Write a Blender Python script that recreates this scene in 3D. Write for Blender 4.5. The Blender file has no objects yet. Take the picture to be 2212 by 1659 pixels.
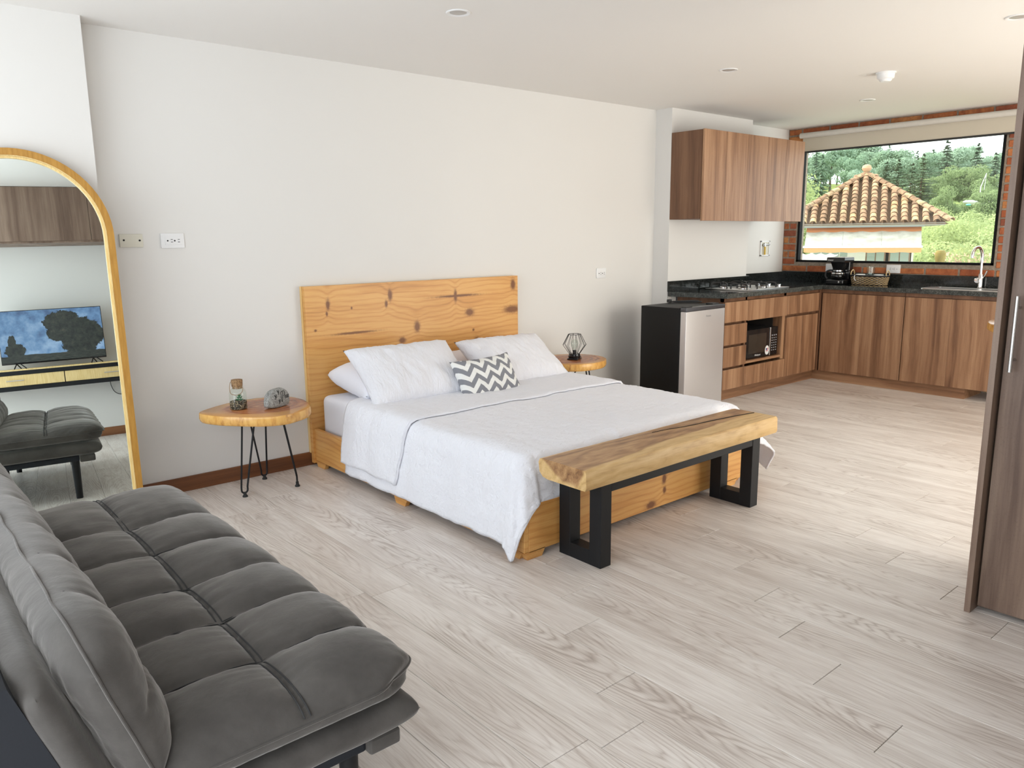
import bpy, bmesh, math, random
from mathutils import Vector, Matrix, Euler, noise
R = random.Random(7)
pi = math.pi
sc = bpy.context.scene
COL = sc.collection

# ------------------------------------------------------------------ camera, world, light, exposure
def look(yaw, tilt, roll):
    y, t, r = [math.radians(a) for a in (yaw, tilt, roll)]
    f = Vector((math.sin(y)*math.cos(t), math.cos(y)*math.cos(t), -math.sin(t)))
    rt = Vector((math.cos(y), -math.sin(y), 0)); up = rt.cross(f)
    c, s = math.cos(r), math.sin(r)
    X, Y, Z = c*rt + s*up, -s*rt + c*up, -f
    return Matrix(((X.x, Y.x, Z.x, 0), (X.y, Y.y, Z.y, 0), (X.z, Y.z, Z.z, 0), (0, 0, 0, 1)))
cam = bpy.data.cameras.new('camera'); co = bpy.data.objects.new('camera', cam); COL.objects.link(co)
co.matrix_world = Matrix.Translation((0, 0, 1.38)) @ look(40.58387, 10.75427, -0.57391)
cam.sensor_width = 36; cam.lens = 36*1676.96/2212; cam.clip_start = .05; cam.clip_end = 500
sc.camera = co
w = bpy.data.worlds.new('world'); sc.world = w; w.use_nodes = True
wb = w.node_tree.nodes['Background']
wb.inputs['Color'].default_value = (0.90, 0.96, 1.0, 1); wb.inputs['Strength'].default_value = 3.0
def light(kind, name, loc, rot, energy, color, **kw):
    l = bpy.data.lights.new(name, kind); l.energy = energy; l.color = color
    for k, v in kw.items(): setattr(l, k, v)
    o = bpy.data.objects.new(name, l); COL.objects.link(o); o.location = loc; o.rotation_euler = rot
    return o
light('SUN', 'sun', (0, 0, 30), Vector((-.12, .62, .78)).to_track_quat('Z', 'Y').to_euler(), 8.5, (1, .94, .82), angle=.12)
# daylight standing in the openings of the two big sliding doors, both outside the frame
light('AREA', 'daylight_left_door', (-1.22, 1.95, 1.12), (0, -pi/2-.22, 0), 53, (.80, .90, 1.0), shape='RECTANGLE', size=2.2, size_y=3.6)
light('AREA', 'daylight_front_door', (5.4, -.44, 1.12), (pi/2+.22, 0, 0), 72, (1.0, .87, .68), shape='RECTANGLE', size=3.4, size_y=2.2)
light('AREA', 'added_fill_rear', (-.78, -.44, 1.12), (pi/2+.1, 0, 0), 20, (.90, .95, 1.0), shape='RECTANGLE', size=.9, size_y=2.2)  # fill lamp added behind the camera to brighten the sofa's near end
vs = sc.view_settings
vs.view_transform = 'Standard'; vs.look = 'None'; vs.gamma = 1; vs.use_curve_mapping = False; vs.exposure = 0.0

# ------------------------------------------------------------------ object helpers
ORG = {}
def tag(o, label=None, cat=None, group=None, kind=None):
    if label: o['label'] = label
    if cat: o['category'] = cat
    if group: o['group'] = group
    if kind: o['kind'] = kind
    return o
def thing(name, label, cat, loc=(0, 0, 0), group=None, rz=0, local=False):
    o = bpy.data.objects.new(name, None); COL.objects.link(o); o.empty_display_size = .1
    o.location = loc; o.rotation_euler = (0, 0, rz)
    ORG[o] = Vector((0, 0, 0)) if local else Vector(loc)
    return tag(o, label, cat, group)
def link(name, me, mat=None, parent=None, org=None):
    o = bpy.data.objects.new(name, me); COL.objects.link(o)
    if parent is not None:
        o.parent = parent; og = ORG[parent]
        me.transform(Matrix.Translation(-og)); ORG[o] = og
    elif org is not None:
        og = Vector(org); me.transform(Matrix.Translation(-og)); o.location = og; ORG[o] = og
    else: ORG[o] = Vector((0, 0, 0))
    if mat and not me.materials: me.materials.append(mat)
    return o
def copy_tree(o, parent=None):
    c = o.copy(); COL.objects.link(c); ORG[c] = ORG[o]
    if parent is not None: c.parent = parent
    for ch in list(o.children): copy_tree(ch, c)
    return c

class MB:
    def __init__(s): s.bm = bmesh.new()
    def box(s, x0, x1, y0, y1, z0, z1, bev=0, seg=2, mi=0, M=None):
        r = bmesh.ops.create_cube(s.bm, size=1); vs_ = r['verts']
        for v in vs_: v.co = Vector((x0+(v.co.x+.5)*(x1-x0), y0+(v.co.y+.5)*(y1-y0), z0+(v.co.z+.5)*(z1-z0)))
        if M is not None:
            for v in vs_: v.co = M @ v.co
        fs = {f for v in vs_ for f in v.link_faces}
        for f in fs: f.material_index = mi
        if bev:
            es = list({e for v in vs_ for e in v.link_edges})
            bmesh.ops.bevel(s.bm, geom=es, offset=min(bev, .49*min(abs(x1-x0), abs(y1-y0), abs(z1-z0))), segments=seg, affect='EDGES', profile=.6)
        return s
    def tube(s, pts, r, seg=8, closed=False, caps=True, flat=None):
        P = [Vector(p) for p in pts]; n = len(P); rings = []
        rr = r if isinstance(r, (list, tuple)) else [r]*n
        up = None
        for i in range(n):
            if closed: t = P[(i+1) % n]-P[i-1]
            else: t = P[min(i+1, n-1)]-P[max(i-1, 0)]
            t.normalize()
            if up is None:
                up = t.orthogonal().normalized() if flat is None else Vector(flat)
            up = (up-t*up.dot(t)).normalized(); b = t.cross(up)
            rings.append([s.bm.verts.new(P[i]+rr[i]*(math.cos(2*pi*k/seg)*up+math.sin(2*pi*k/seg)*b)) for k in range(seg)])
        for i in range(n if closed else n-1):
            A, B = rings[i], rings[(i+1) % n]
            for k in range(seg): s.bm.faces.new((A[k], A[(k+1) % seg], B[(k+1) % seg], B[k]))
        if caps and not closed:
            s.bm.faces.new(rings[0][::-1]); s.bm.faces.new(rings[-1])
        return s
    def lathe(s, prof, c=(0, 0, 0), seg=24, M=None):
        rings = []; c = Vector(c)
        for r, z in prof:
            if r < 1e-6: rings.append([s.bm.verts.new(c+Vector((0, 0, z)))])
            else: rings.append([s.bm.verts.new(c+Vector((r*math.cos(2*pi*k/seg), r*math.sin(2*pi*k/seg), z))) for k in range(seg)])
        for A, B in zip(rings, rings[1:]):
            for k in range(seg):
                a0, a1 = A[k % len(A)], A[(k+1) % len(A)]; b0, b1 = B[k % len(B)], B[(k+1) % len(B)]
                q = []
                for v in (a0, a1, b1, b0):
                    if v not in q: q.append(v)
                if len(q) > 2: s.bm.faces.new(q)
        for Rg, fl in ((rings[0], 1), (rings[-1], 0)):
            if len(Rg) > 2: s.bm.faces.new(Rg[::-1] if fl else Rg)
        if M is not None:
            for Rg in rings:
                for v in Rg: v.co = M @ v.co
        return s
    def prism(s, poly, z0, z1, M=None, inset=0, bulge=0):
        lev = [(z0, 0), (z1, 0)] if not inset else [(z0, inset), (z0+inset, 0), (z1-inset, 0), (z1, inset)]
        cx = sum(p[0] for p in poly)/len(poly); cy = sum(p[1] for p in poly)/len(poly)
        rings = []
        for z, ins in lev:
            Rg = []
            for p in poly:
                d = math.hypot(p[0]-cx, p[1]-cy) or 1
                k = 1-ins/d
                Rg.append(s.bm.verts.new((cx+(p[0]-cx)*k, cy+(p[1]-cy)*k, z)))
            rings.append(Rg)
        n = len(poly)
        for A, B in zip(rings, rings[1:]):
            for k in range(n): s.bm.faces.new((A[k], A[(k+1) % n], B[(k+1) % n], B[k]))
        s.bm.faces.new(rings[0][::-1]); s.bm.faces.new(rings[-1])
        if M is not None:
            for Rg in rings:
                for v in Rg: v.co = M @ v.co
        return s
    def ball(s, c, r, sub=2, sx=1, sy=1, sz=1):
        g = bmesh.ops.create_icosphere(s.bm, subdivisions=sub, radius=r)
        for v in g['verts']: v.co = Vector(c)+Vector((v.co.x*sx, v.co.y*sy, v.co.z*sz))
        return s
    def grid(s, nu, nv, f, wu=False):
        V = [[s.bm.verts.new(f(i/(nu if wu else nu-1), j/(nv-1))) for j in range(nv)] for i in range(nu)]
        for i in range(nu if wu else nu-1):
            for j in range(nv-1):
                s.bm.faces.new((V[i][j], V[(i+1) % nu][j], V[(i+1) % nu][j+1], V[i][j+1]))
        return s
    def quad(s, *p):
        s.bm.faces.new([s.bm.verts.new(q) for q in p]); return s
    def mesh(s, name, smooth=35, M=None):
        bmesh.ops.recalc_face_normals(s.bm, faces=s.bm.faces[:]) if smooth is not None else None
        me = bpy.data.meshes.new(name); s.bm.to_mesh(me); s.bm.free()
        if M is not None: me.transform(M)
        if smooth:
            me.polygons.foreach_set('use_smooth', [True]*len(me.polygons))
            if smooth < 180: me.set_sharp_from_angle(angle=math.radians(smooth))
        return me
    def build(s, name, mat, parent=None, org=None, smooth=35, M=None):
        return link(name, s.mesh(name, smooth, M), mat, parent, org)

def struct(o): o['kind'] = 'structure'; return o
def bez(p0, p1, p2, p3, n=10):
    P = [Vector(p) for p in (p0, p1, p2, p3)]
    return [((1-t)**3)*P[0]+3*t*(1-t)**2*P[1]+3*t*t*(1-t)*P[2]+t**3*P[3] for t in [i/n for i in range(n+1)]]
def spl(pts, n=6, closed=False):
    P = [Vector(p) for p in pts]; m = len(P); out = []
    for i in range(m if closed else m-1):
        g = lambda k: P[k % m] if closed else P[max(0, min(m-1, k))]
        a, b, c, d = g(i-1), g(i), g(i+1), g(i+2)
        for k in range(n):
            t = k/n
            out.append(.5*((2*b)+(c-a)*t+(2*a-5*b+4*c-d)*t*t+(3*b-a-3*c+d)*t**3))
    if not closed: out.append(P[-1])
    return out
def ns(x, y=0, z=0): return noise.noise(Vector((x, y, z)))

# ------------------------------------------------------------------ material helper
class G:
    def __init__(s, name):
        s.m = bpy.data.materials.new(name); s.m.use_nodes = True; s.nt = s.m.node_tree
        s.b = s.nt.nodes['Principled BSDF']; s.o = s.nt.nodes['Material Output']
    def n(s, t, **kw):
        nd = s.nt.nodes.new('ShaderNode'+t)
        for k, v in kw.items():
            if k.startswith('_'): setattr(nd, k[1:], v)
            else: s.set(nd.inputs[k.replace('_', ' ')], v)
        return nd
    def set(s, inp, v):
        if hasattr(v, 'is_output') or isinstance(v, bpy.types.NodeSocket): s.nt.links.new(v, inp)
        else:
            if inp.type == 'RGBA' and len(v) == 3: v = (*v, 1)
            inp.default_value = v
    def obj(s): return s.n('TexCoord').outputs['Object']
    def pos(s): return s.n('NewGeometry').outputs['Position']
    def rnd(s): return s.n('ObjectInfo').outputs['Random']
    def map(s, v, sc=(1, 1, 1), loc=(0, 0, 0), rot=(0, 0, 0)):
        return s.n('Mapping', Vector=v, Scale=sc, Location=loc, Rotation=rot).outputs[0]
    def off(s, v, k=50):
        cx = s.n('CombineXYZ', X=s.math('MULTIPLY', s.rnd(), k), Y=s.math('MULTIPLY', s.rnd(), k*1.7), Z=s.math('MULTIPLY', s.rnd(), k*.6)).outputs[0]
        return s.vadd(v, cx)
    def vadd(s, a, b):
        nd = s.n('VectorMath', _operation='ADD'); s.set(nd.inputs[0], a); s.set(nd.inputs[1], b); return nd.outputs[0]
    def sep(s, v): return s.n('SeparateXYZ', Vector=v).outputs
    def comb(s, x=0., y=0., z=0.): return s.n('CombineXYZ', X=x, Y=y, Z=z).outputs[0]
    def math(s, op, a, b=0., c=0., clamp=False):
        nd = s.n('Math', _operation=op, _use_clamp=clamp)
        s.set(nd.inputs[0], a); s.set(nd.inputs[1], b); s.set(nd.inputs[2], c); return nd.outputs[0]
    def noise(s, v, scale=5., detail=3., rough=.5, dist=0.):
        return s.n('TexNoise', Vector=v, Scale=scale, Detail=detail, Roughness=rough, Distortion=dist).outputs['Fac']
    def ramp(s, f, st, interp='LINEAR'):
        nd = s.n('ValToRGB', Fac=f); cr = nd.color_ramp; cr.interpolation = interp
        while len(cr.elements) < len(st): cr.elements.new(.5)
        for e, (p, c) in zip(cr.elements, st):
            e.position = p; e.color = (c, c, c, 1) if isinstance(c, (int, float)) else (*c, 1)
        return nd.outputs['Color']
    def mix(s, f, a, b, mode='MIX'):
        nd = s.n('Mix', _data_type='RGBA', _blend_type=mode)
        s.set(nd.inputs[0], f); s.set(nd.inputs[6], a); s.set(nd.inputs[7], b); return nd.outputs[2]
    def bump(s, h, st=.3, d=.01):
        s.set(s.b.inputs['Normal'], s.n('Bump', Height=h, Strength=st, Distance=d).outputs[0])
    def fin(s, col=None, rough=None, metal=None, spec=None, **kw):
        if col is not None: s.set(s.b.inputs['Base Color'], col)
        if rough is not None: s.set(s.b.inputs['Roughness'], rough)
        if metal is not None: s.set(s.b.inputs['Metallic'], metal)
        if spec is not None: s.set(s.b.inputs['Specular IOR Level'], spec)
        for k, v in kw.items(): s.set(s.b.inputs[k.replace('_', ' ')], v)
        return s.m
def plain(name, col, rough=.5, metal=0., var=.06, scale=30., spec=.5, bump=0., **kw):
    g = G(name); v = g.obj(); f = g.noise(v, scale, 4.)
    c = g.mix(f, [x*(1-var) for x in col], [min(1, x*(1+var)) for x in col])
    if bump: g.bump(f, bump, .005)
    return g.fin(c, rough, metal, spec, **kw)

def m_wall(name, col):
    g = G(name); p = g.pos(); f = g.noise(p, 1.3, 3.)
    c = g.mix(f, [x*.985 for x in col], [min(1, x*1.01) for x in col])
    g.bump(g.noise(p, 260., 2.), .06, .002)
    return g.fin(c, .75, 0, .25)
def m_laminate(name, a, b, c, axis='z', rough=.42, scl=1.):
    # streaky brown laminate, grain along the given axis
    g = G(name); v = g.off(g.obj(), 30); x, y, z = g.sep(v)
    if axis == 'z': q = g.comb(g.math('MULTIPLY', x, 1.), g.math('MULTIPLY', y, 1.), g.math('MULTIPLY', z, .035))
    elif axis == 'x': q = g.comb(g.math('MULTIPLY', x, .035), y, z)
    else: q = g.comb(x, g.math('MULTIPLY', y, .035), z)
    wv = g.noise(v, 2.2, 2.)
    q2 = g.vadd(q, g.comb(g.math('MULTIPLY', wv, .05), g.math('MULTIPLY', wv, .05), g.math('MULTIPLY', wv, .02)))
    broad = g.noise(q2, 11.*scl, 3., .55); fine = g.noise(q, 150.*scl, 5., .65); mid = g.noise(q2, 38.*scl, 3., .5)
    f = g.math('ADD', g.math('MULTIPLY', broad, .6), g.math('ADD', g.math('MULTIPLY', mid, .25), g.math('MULTIPLY', fine, .18)))
    c_ = g.ramp(f, [(.36, a), (.50, b), (.64, c)])
    fleck = g.noise(g.map(v, (60, 60, 60)), 3., 2.)
    c_ = g.mix(g.math('MULTIPLY', g.math('GREATER_THAN', fleck, .62), .10), c_, (.03, .015, .008))
    c_ = g.mix(g.math('MULTIPLY_ADD', g.rnd(), .16, -.02, clamp=True), c_, a)
    g.bump(fine, .08, .002)
    return g.fin(c_, rough, 0, .4)
def m_pine(name, along='x', knots=(), cols=((.40, .17, .042), (.60, .285, .078), (.70, .385, .125)), freq=62.):
    # clear-varnished pine: growth lines along the board and dark knots
    g = G(name); v = g.obj(); x, y, z = g.sep(v)
    al = {'x': x, 'y': y, 'z': z}[along]
    ac = z if along in 'xy' else x
    dp = y if along == 'x' else x
    low = g.noise(g.comb(g.math('MULTIPLY', al, .8), g.math('MULTIPLY', ac, 2.5), dp), 1.5, 2.)
    band = None; kmask = None; core = None
    warp = g.math('MULTIPLY', g.math('SUBTRACT', low, .5), .13)
    for (kx, kz, rx, rz) in knots:
        dx = g.math('DIVIDE', g.math('SUBTRACT', al, kx), rx); dz = g.math('DIVIDE', g.math('SUBTRACT', ac, kz), rz)
        d2 = g.math('ADD', g.math('MULTIPLY', dx, dx), g.math('MULTIPLY', dz, dz))
        e = g.math('EXPONENT', g.math('MULTIPLY', d2, -.9))
        e2 = g.math('EXPONENT', g.math('MULTIPLY', d2, -.16))
        core = e if core is None else g.math('MAXIMUM', core, e)
        sgn = g.math('MULTIPLY', e2, g.math('MULTIPLY', dz, rz*.55))
        warp = g.math('ADD', warp, sgn)
    pos = g.math('ADD', ac, warp)
    fr = g.math('PINGPONG', g.math('MULTIPLY', pos, freq), 1.)
    fine = g.noise(g.comb(g.math('MULTIPLY', al, .05), ac, dp), 160., 4., .6)
    mid = g.noise(g.comb(g.math('MULTIPLY', al, .12), g.math('ADD', ac, warp), dp), 14., 3., .5)
    f = g.math('ADD', g.math('MULTIPLY', g.math('POWER', fr, 2.6), .15), g.math('ADD', g.math('MULTIPLY', fine, .30), g.math('MULTIPLY', mid, .50)))
    c = g.ramp(f, [(.36, cols[2]), (.52, cols[1]), (.72, cols[0])])
    if core is not None:
        nb = g.noise(v, 55., 4., .7)
        k = g.math('MULTIPLY', g.math('ADD', core, g.math('MULTIPLY', g.math('SUBTRACT', nb, .5), 1.5)), 1.7, clamp=True)
        c = g.mix(g.math('MULTIPLY', g.math('MULTIPLY', k, core), 1.3, clamp=True), c, (.14, .042, .012))
    c = g.mix(g.math('MULTIPLY', g.rnd(), .22), c, cols[1])
    g.bump(fine, .05, .002)
    return g.fin(c, .38, 0, .45)

M = {}
M['wall'] = m_wall('painted wall', (.715, .70, .675))
M['ceiling'] = m_wall('ceiling paint', (.80, .78, .75))
KA, KB, KC = (.13, .060, .030), (.275, .142, .074), (.42, .245, .138)
M['kit'] = m_laminate('walnut laminate', KA, KB, KC)
M['kit_x'] = m_laminate('walnut laminate lengthwise', KA, KB, KC, 'x')
M['kit_y'] = m_laminate('walnut laminate crosswise', KA, KB, KC, 'y')
M['kit_dark'] = m_laminate('walnut carcass', (.09, .042, .022), (.15, .072, .038), (.20, .10, .055))
M['ward'] = m_laminate('walnut laminate greyed for cool light', (.105, .062, .044), (.205, .135, .098), (.31, .22, .165), scl=.8)  # same walnut as the kitchen; the cool light's grey is put into the colour
M['ward_dark'] = m_laminate('walnut edge greyed for cool light', (.08, .05, .036), (.15, .10, .075), (.20, .14, .11))
M['base'] = m_laminate('baseboard wood', (.10, .036, .014), (.19, .072, .028), (.26, .11, .045), 'x')
M['base_y'] = m_laminate('baseboard wood y', (.10, .036, .014), (.19, .072, .028), (.26, .11, .045), 'y')
M['black'] = plain('black powder coat', (.008, .0085, .010), .5, 0, .1, 60, .3)
M['black_gloss'] = plain('black gloss plastic', (.008, .008, .009), .14)
M['black_mat'] = plain('black plastic', (.018, .018, .019), .5)
M['steel'] = plain('brushed steel', (.62, .61, .60), .28, 1., .05, 200)
M['chrome'] = plain('chrome', (.82, .82, .83), .07, 1., .01)
M['white_pl'] = plain('white plastic', (.78, .78, .78), .35, 0, .02)
M['cream_pl'] = plain('cream plastic', (.66, .64, .55), .45, 0, .02)
M['grey_pl'] = plain('grey plastic', (.30, .30, .31), .4)
M['hole'] = plain('dark slot', (.01, .01, .01), .9)
M['dark_in'] = plain('dark interior', (.02, .015, .012), .8)
M['fridge'] = plain('silver fridge door', (.60, .585, .585), .34, .55, .02, 8)
M['fridge_trim'] = plain('dark metal trim', (.10, .105, .12), .3, .6)
M['ceramic'] = plain('white ceramic', (.82, .82, .80), .15)
M['rubber'] = plain('rubber', (.02, .02, .02), .8)
def m_glass(name, col=(1, 1, 1), ior=1.45):
    # thin clear sheet: see-through, with a Fresnel reflection
    g = G(name); fc = g.n('LayerWeight', Blend=.5).outputs['Facing']; fr = g.math('MULTIPLY_ADD', g.math('POWER', fc, 4.), (ior-1)*1.1, .035)
    t = g.n('BsdfTransparent', Color=col).outputs[0]; gl = g.n('BsdfGlossy', Color=(1, 1, 1), Roughness=.02).outputs[0]
    ms = g.n('MixShader'); g.set(ms.inputs[0], fr); g.set(ms.inputs[1], t); g.set(ms.inputs[2], gl)
    g.nt.links.new(ms.outputs[0], g.o.inputs['Surface']); return g.m
M['glass'] = m_glass('window glass', (.97, .99, .97), 1.35)
M['jar_glass'] = m_glass('jar glass', (.93, .97, .95), 1.5)
g = G('mirror glass'); M['mirror'] = g.fin((.80, .86, .835), .0, 1.)
def m_brick():
    g = G('red brick'); v = g.off(g.obj(), 20); r = g.rnd()
    base = g.ramp(r, [(0, (.34, .10, .045)), (.3, (.46, .15, .06)), (.6, (.52, .20, .075)), (.8, (.58, .28, .10)), (.92, (.44, .13, .06)), (1, (.17, .07, .05))])
    n1 = g.noise(v, 18., 4., .6); n2 = g.noise(v, 70., 3., .6)
    c = g.mix(g.ramp(n1, [(.38, 0.), (.7, .75)]), base, (.20, .055, .03))
    c = g.mix(g.ramp(n2, [(.62, 0.), (.8, .5)]), c, (.5, .34, .22))
    g.bump(g.math('ADD', n1, n2), .5, .006)
    return g.fin(c, .85, 0, .25)
M['brick'] = m_brick()
def m_mortar():
    g = G('mortar'); p = g.pos(); f = g.noise(p, 40., 5., .7); g.bump(f, .6, .01)
    return g.fin(g.ramp(f, [(.3, (.20, .16, .12)), (.7, (.36, .30, .24))]), .95, 0, .1)
M['mortar'] = m_mortar()
def m_granite():
    g = G('black granite'); p = g.pos()
    a = g.noise(p, 220., 3., .7); b = g.noise(p, 60., 4., .7); k = g.noise(p, 9., 3., .6)
    f = g.math('ADD', g.math('MULTIPLY', a, .6), g.math('MULTIPLY', b, .4))
    c = g.ramp(f, [(.46, (.006, .007, .007)), (.56, (.022, .026, .025)), (.70, (.055, .06, .055))])
    c = g.mix(g.ramp(k, [(.5, 0.), (.75, .3)]), c, (.03, .033, .03))
    return g.fin(c, .09, 0, .5)
M['granite'] = m_granite()
g = G('rough granite edge'); p = g.pos(); a = g.noise(p, 120., 4., .75); bb = g.noise(p, 30., 3.)
f = g.math('ADD', g.math('MULTIPLY', a, .65), g.math('MULTIPLY', bb, .35)); g.bump(f, .6, .006)
M['granite_edge'] = g.fin(g.ramp(f, [(.40, (.008, .009, .008)), (.52, (.040, .045, .040)), (.68, (.15, .155, .14))]), .4, 0, .5)
def m_floor():
    # pale limed-oak vinyl plank, grain along y, each plank shifted
    g = G('limed oak plank'); v = g.off(g.obj(), 40); x, y, z = g.sep(v); r = g.rnd()
    st = g.comb(x, g.math('MULTIPLY', y, .03), 0.)
    wob = g.noise(g.comb(g.math('MULTIPLY', x, 6.), g.math('MULTIPLY', y, .75), 0.), 1.5, 3., .5)
    # cathedral figure: long ellipses centred on the plank
    ox, oy, oz = g.sep(g.obj())
    xc = g.math('ADD', g.math('MULTIPLY', ox, 8.), g.math('MULTIPLY', g.math('SUBTRACT', r, .5), .9))
    yc = g.math('ADD', g.math('MULTIPLY', g.math('PINGPONG', g.math('ADD', y, g.math('MULTIPLY', wob, .25)), .62), .85), g.math('MULTIPLY', wob, .35))
    d = g.math('SQRT', g.math('ADD', g.math('MULTIPLY', xc, xc), g.math('MULTIPLY', yc, yc)))
    ring = g.math('PINGPONG', g.math('MULTIPLY', g.math('ADD', d, g.math('MULTIPLY', wob, .42)), 24.), 1.)
    fine = g.noise(st, 210., 4., .65); mid = g.noise(st, 34., 3., .6); broad = g.noise(g.comb(x, g.math('MULTIPLY', y, .22), 0.), 7., 3., .55)
    msk = g.ramp(g.noise(g.comb(g.math('MULTIPLY', x, 3.), g.math('MULTIPLY', y, .8), 2.), 1.7, 2.), [(.42, .18), (.66, 1.)])
    grain = g.math('MULTIPLY', g.math('POWER', ring, 2.4), msk)
    f = g.math('ADD', g.math('MULTIPLY', grain, .19), g.math('ADD', g.math('MULTIPLY', fine, .40), g.math('ADD', g.math('MULTIPLY', mid, .30), g.math('MULTIPLY', broad, .40))))
    c = g.ramp(f, [(.46, (.84, .79, .745)), (.58, (.70, .64, .59)), (.70, (.53, .46, .41)), (.90, (.34, .28, .24))])
    c = g.mix(g.math('MULTIPLY_ADD', r, .13, 0.), c, (.60, .50, .45))
    g.bump(f, .10, .002)
    rg = g.math('MULTIPLY_ADD', fine, .18, .30)
    return g.fin(c, rg, 0, .42)
M['floor'] = m_floor()
M['gap'] = plain('plank joint', (.16, .13, .11), .9)
def m_linen(name, col, bump=.35, sc_=1., rough=.9, st=(1, 1, 1), d=.012):
    g = G(name); v = g.obj()
    a = g.noise(g.map(v, st), 38.*sc_, 3., .6, .8); b = g.noise(v, 900., 2.)
    h = g.math('ADD', a, g.math('MULTIPLY', b, .12)); g.bump(h, bump, d)
    c = g.mix(a, [x*.97 for x in col], col)
    return g.fin(c, rough, 0, .15, Sheen_Weight=.12, Sheen_Roughness=.5)
M['quilt'] = m_linen('white quilt', (.86, .865, .92), .5, .8, .9, (.75, 1.5, 1.2), .022)
M['pillow'] = m_linen('white crinkled pillow case', (.87, .87, .92), .6, .8, .9, (1.5, .42, .5), .024)
M['sheet'] = m_linen('white sheet', (.82, .82, .88), .12, .3)
def m_suede(name, a, b):
    g = G(name); v = g.obj()
    n1 = g.noise(v, 7., 4., .6); n2 = g.noise(v, 55., 4., .6, .4); n3 = g.noise(v, 700., 2.)
    c = g.mix(g.ramp(n1, [(.35, 0.), (.65, 1.)]), a, b); c = g.mix(g.math('MULTIPLY', n2, .35), c, [x*.72 for x in a])
    g.bump(g.math('ADD', n2, g.math('MULTIPLY', n3, .2)), .16, .006)
    return g.fin(c, .85, 0, .25, Sheen_Weight=.6, Sheen_Roughness=.4, Sheen_Tint=(.80, .77, .74))
M['suede'] = m_suede('grey microsuede', (.060, .0545, .0500), (.094, .086, .079))
M['suede_dk'] = plain('dark seam thread', (.03, .03, .031), .9)
M['navy'] = plain('black lining cloth', (.010, .012, .017), .85, 0, .2, 200)

# ------------------------------------------------------------------ the room
XL, XR, YB, YF, ZC = -1.30, 7.43, 4.35, -.42, 2.403
floor = struct(MB().box(XL-.1, XR+.1, YF-.1, YB+.1, -.10, -.006).build('floor', M['gap'], smooth=None))
full = {}
def plank(x0, x1, y0, y1):
    key = (round(x1-x0, 4), round(y1-y0, 4))
    if key not in full:
        a, b = key[0]/2-.0006, key[1]/2-.0008
        full[key] = MB().box(-a, a, -b, b, -.006, 0, .0012, 1).mesh('plank', None)
        full[key].materials.append(M['floor'])
    o = bpy.data.objects.new('plank', full[key]); COL.objects.link(o); o.parent = floor
    o.location = ((x0+x1)/2, (y0+y1)/2, 0)
PW = .1795
known = {0: 1.294, 1: 1.479, 3: .794, 4: 1.066, 5: 1.291, 6: 1.499, 7: 1.72, 8: .803, 9: 1.037, 10: 1.323}
k0 = math.floor((XL-1.418)/PW)
for k in range(k0, math.ceil((XR-1.418)/PW)):
    x0 = max(XL, 1.418+k*PW); x1 = min(XR, 1.418+(k+1)*PW)
    if x1-x0 < .01: continue
    j = known.get(k, YF + (abs(k*0.7548+.31) % 1)*1.22)
    ys = [y for y in (j+i*1.22 for i in range(-5, 6)) if YF+.03 < y < YB-.03]
    ys = [YF]+ys+[YB]
    for a, b in zip(ys, ys[1:]): plank(x0, x1, round(a, 3), round(b, 3))
struct(MB().box(XL-.1, XR+.25, YF-.1, YB+.1, ZC, ZC+.25).build('ceiling', M['ceiling'], smooth=None))
wall_back = struct(MB().box(XL-.1, XR+.12, YB, YB+.14, 0, ZC).build('wall_back', M['wall'], smooth=None))
MB().box(XL, .997, 4.205, YB, 0, ZC).build('column', M['wall'], wall_back, smooth=None)
MB().box(5.341, 6.52, 4.185, YB, 0, ZC).build('pillar', M['wall'], wall_back, smooth=None)
wf = struct(MB().box(-.30, 3.66, YF-.12, YF, 0, ZC).box(XL-.1, -1.26, YF-.12, YF, 0, ZC).box(-1.26, -.30, YF-.12, YF, 2.24, ZC).box(3.66, XR+.1, YF-.12, YF, 2.24, ZC).box(7.16, XR+.1, YF-.12, YF, 0, 2.24).build('wall_front', M['wall'], smooth=None))
struct(MB().box(XL-.12, XL, YF, .1, 0, ZC).box(XL-.12, XL, .1, 3.8, 2.24, ZC).box(XL-.12, XL, 3.8, YB, 0, ZC).build('wall_left', M['wall'], smooth=None))
d1 = struct(MB().box(3.66, 3.71, YF-.09, YF-.03, 0, 2.24).box(7.11, 7.16, YF-.09, YF-.03, 0, 2.24).box(3.66, 7.16, YF-.09, YF-.03, 2.19, 2.24).build('door_1', M['black'], smooth=None))
struct(MB().box(-1.26, -1.22, YF-.09, YF-.03, 0, 2.24).box(-.34, -.30, YF-.09, YF-.03, 0, 2.24).box(-1.26, -.30, YF-.09, YF-.03, 2.20, 2.24).build('added_door', M['black'], smooth=None))  # unseen doorway, added only to hold the rear fill lamp
d2 = struct(MB().box(XL-.09, XL-.03, .1, .15, 0, 2.24).box(XL-.09, XL-.03, 3.75, 3.8, 0, 2.24).box(XL-.09, XL-.03, .1, 3.8, 2.19, 2.24).build('door_2', M['black'], smooth=None))
struct(MB().box(.997, 5.341, YB-.012, YB, 0, .083, .003).box(5.341-.012, 5.341, 4.185, YB, 0, .083, .003).box(5.341-.012, 5.46, 4.173, 4.185, 0, .083, .003).build('baseboard_back', M['base'], smooth=None))
struct(MB().box(XL, .85, 4.205-.012, 4.205, 0, .083, .003).box(.85, 1.009, 4.205-.012, 4.205, 0, .083, .003).build('baseboard_left', M['base'], smooth=None))
struct(MB().box(-.30, 3.0, YF, YF+.012, 0, .083, .003).build('baseboard_front', M['base'], smooth=None))

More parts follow.
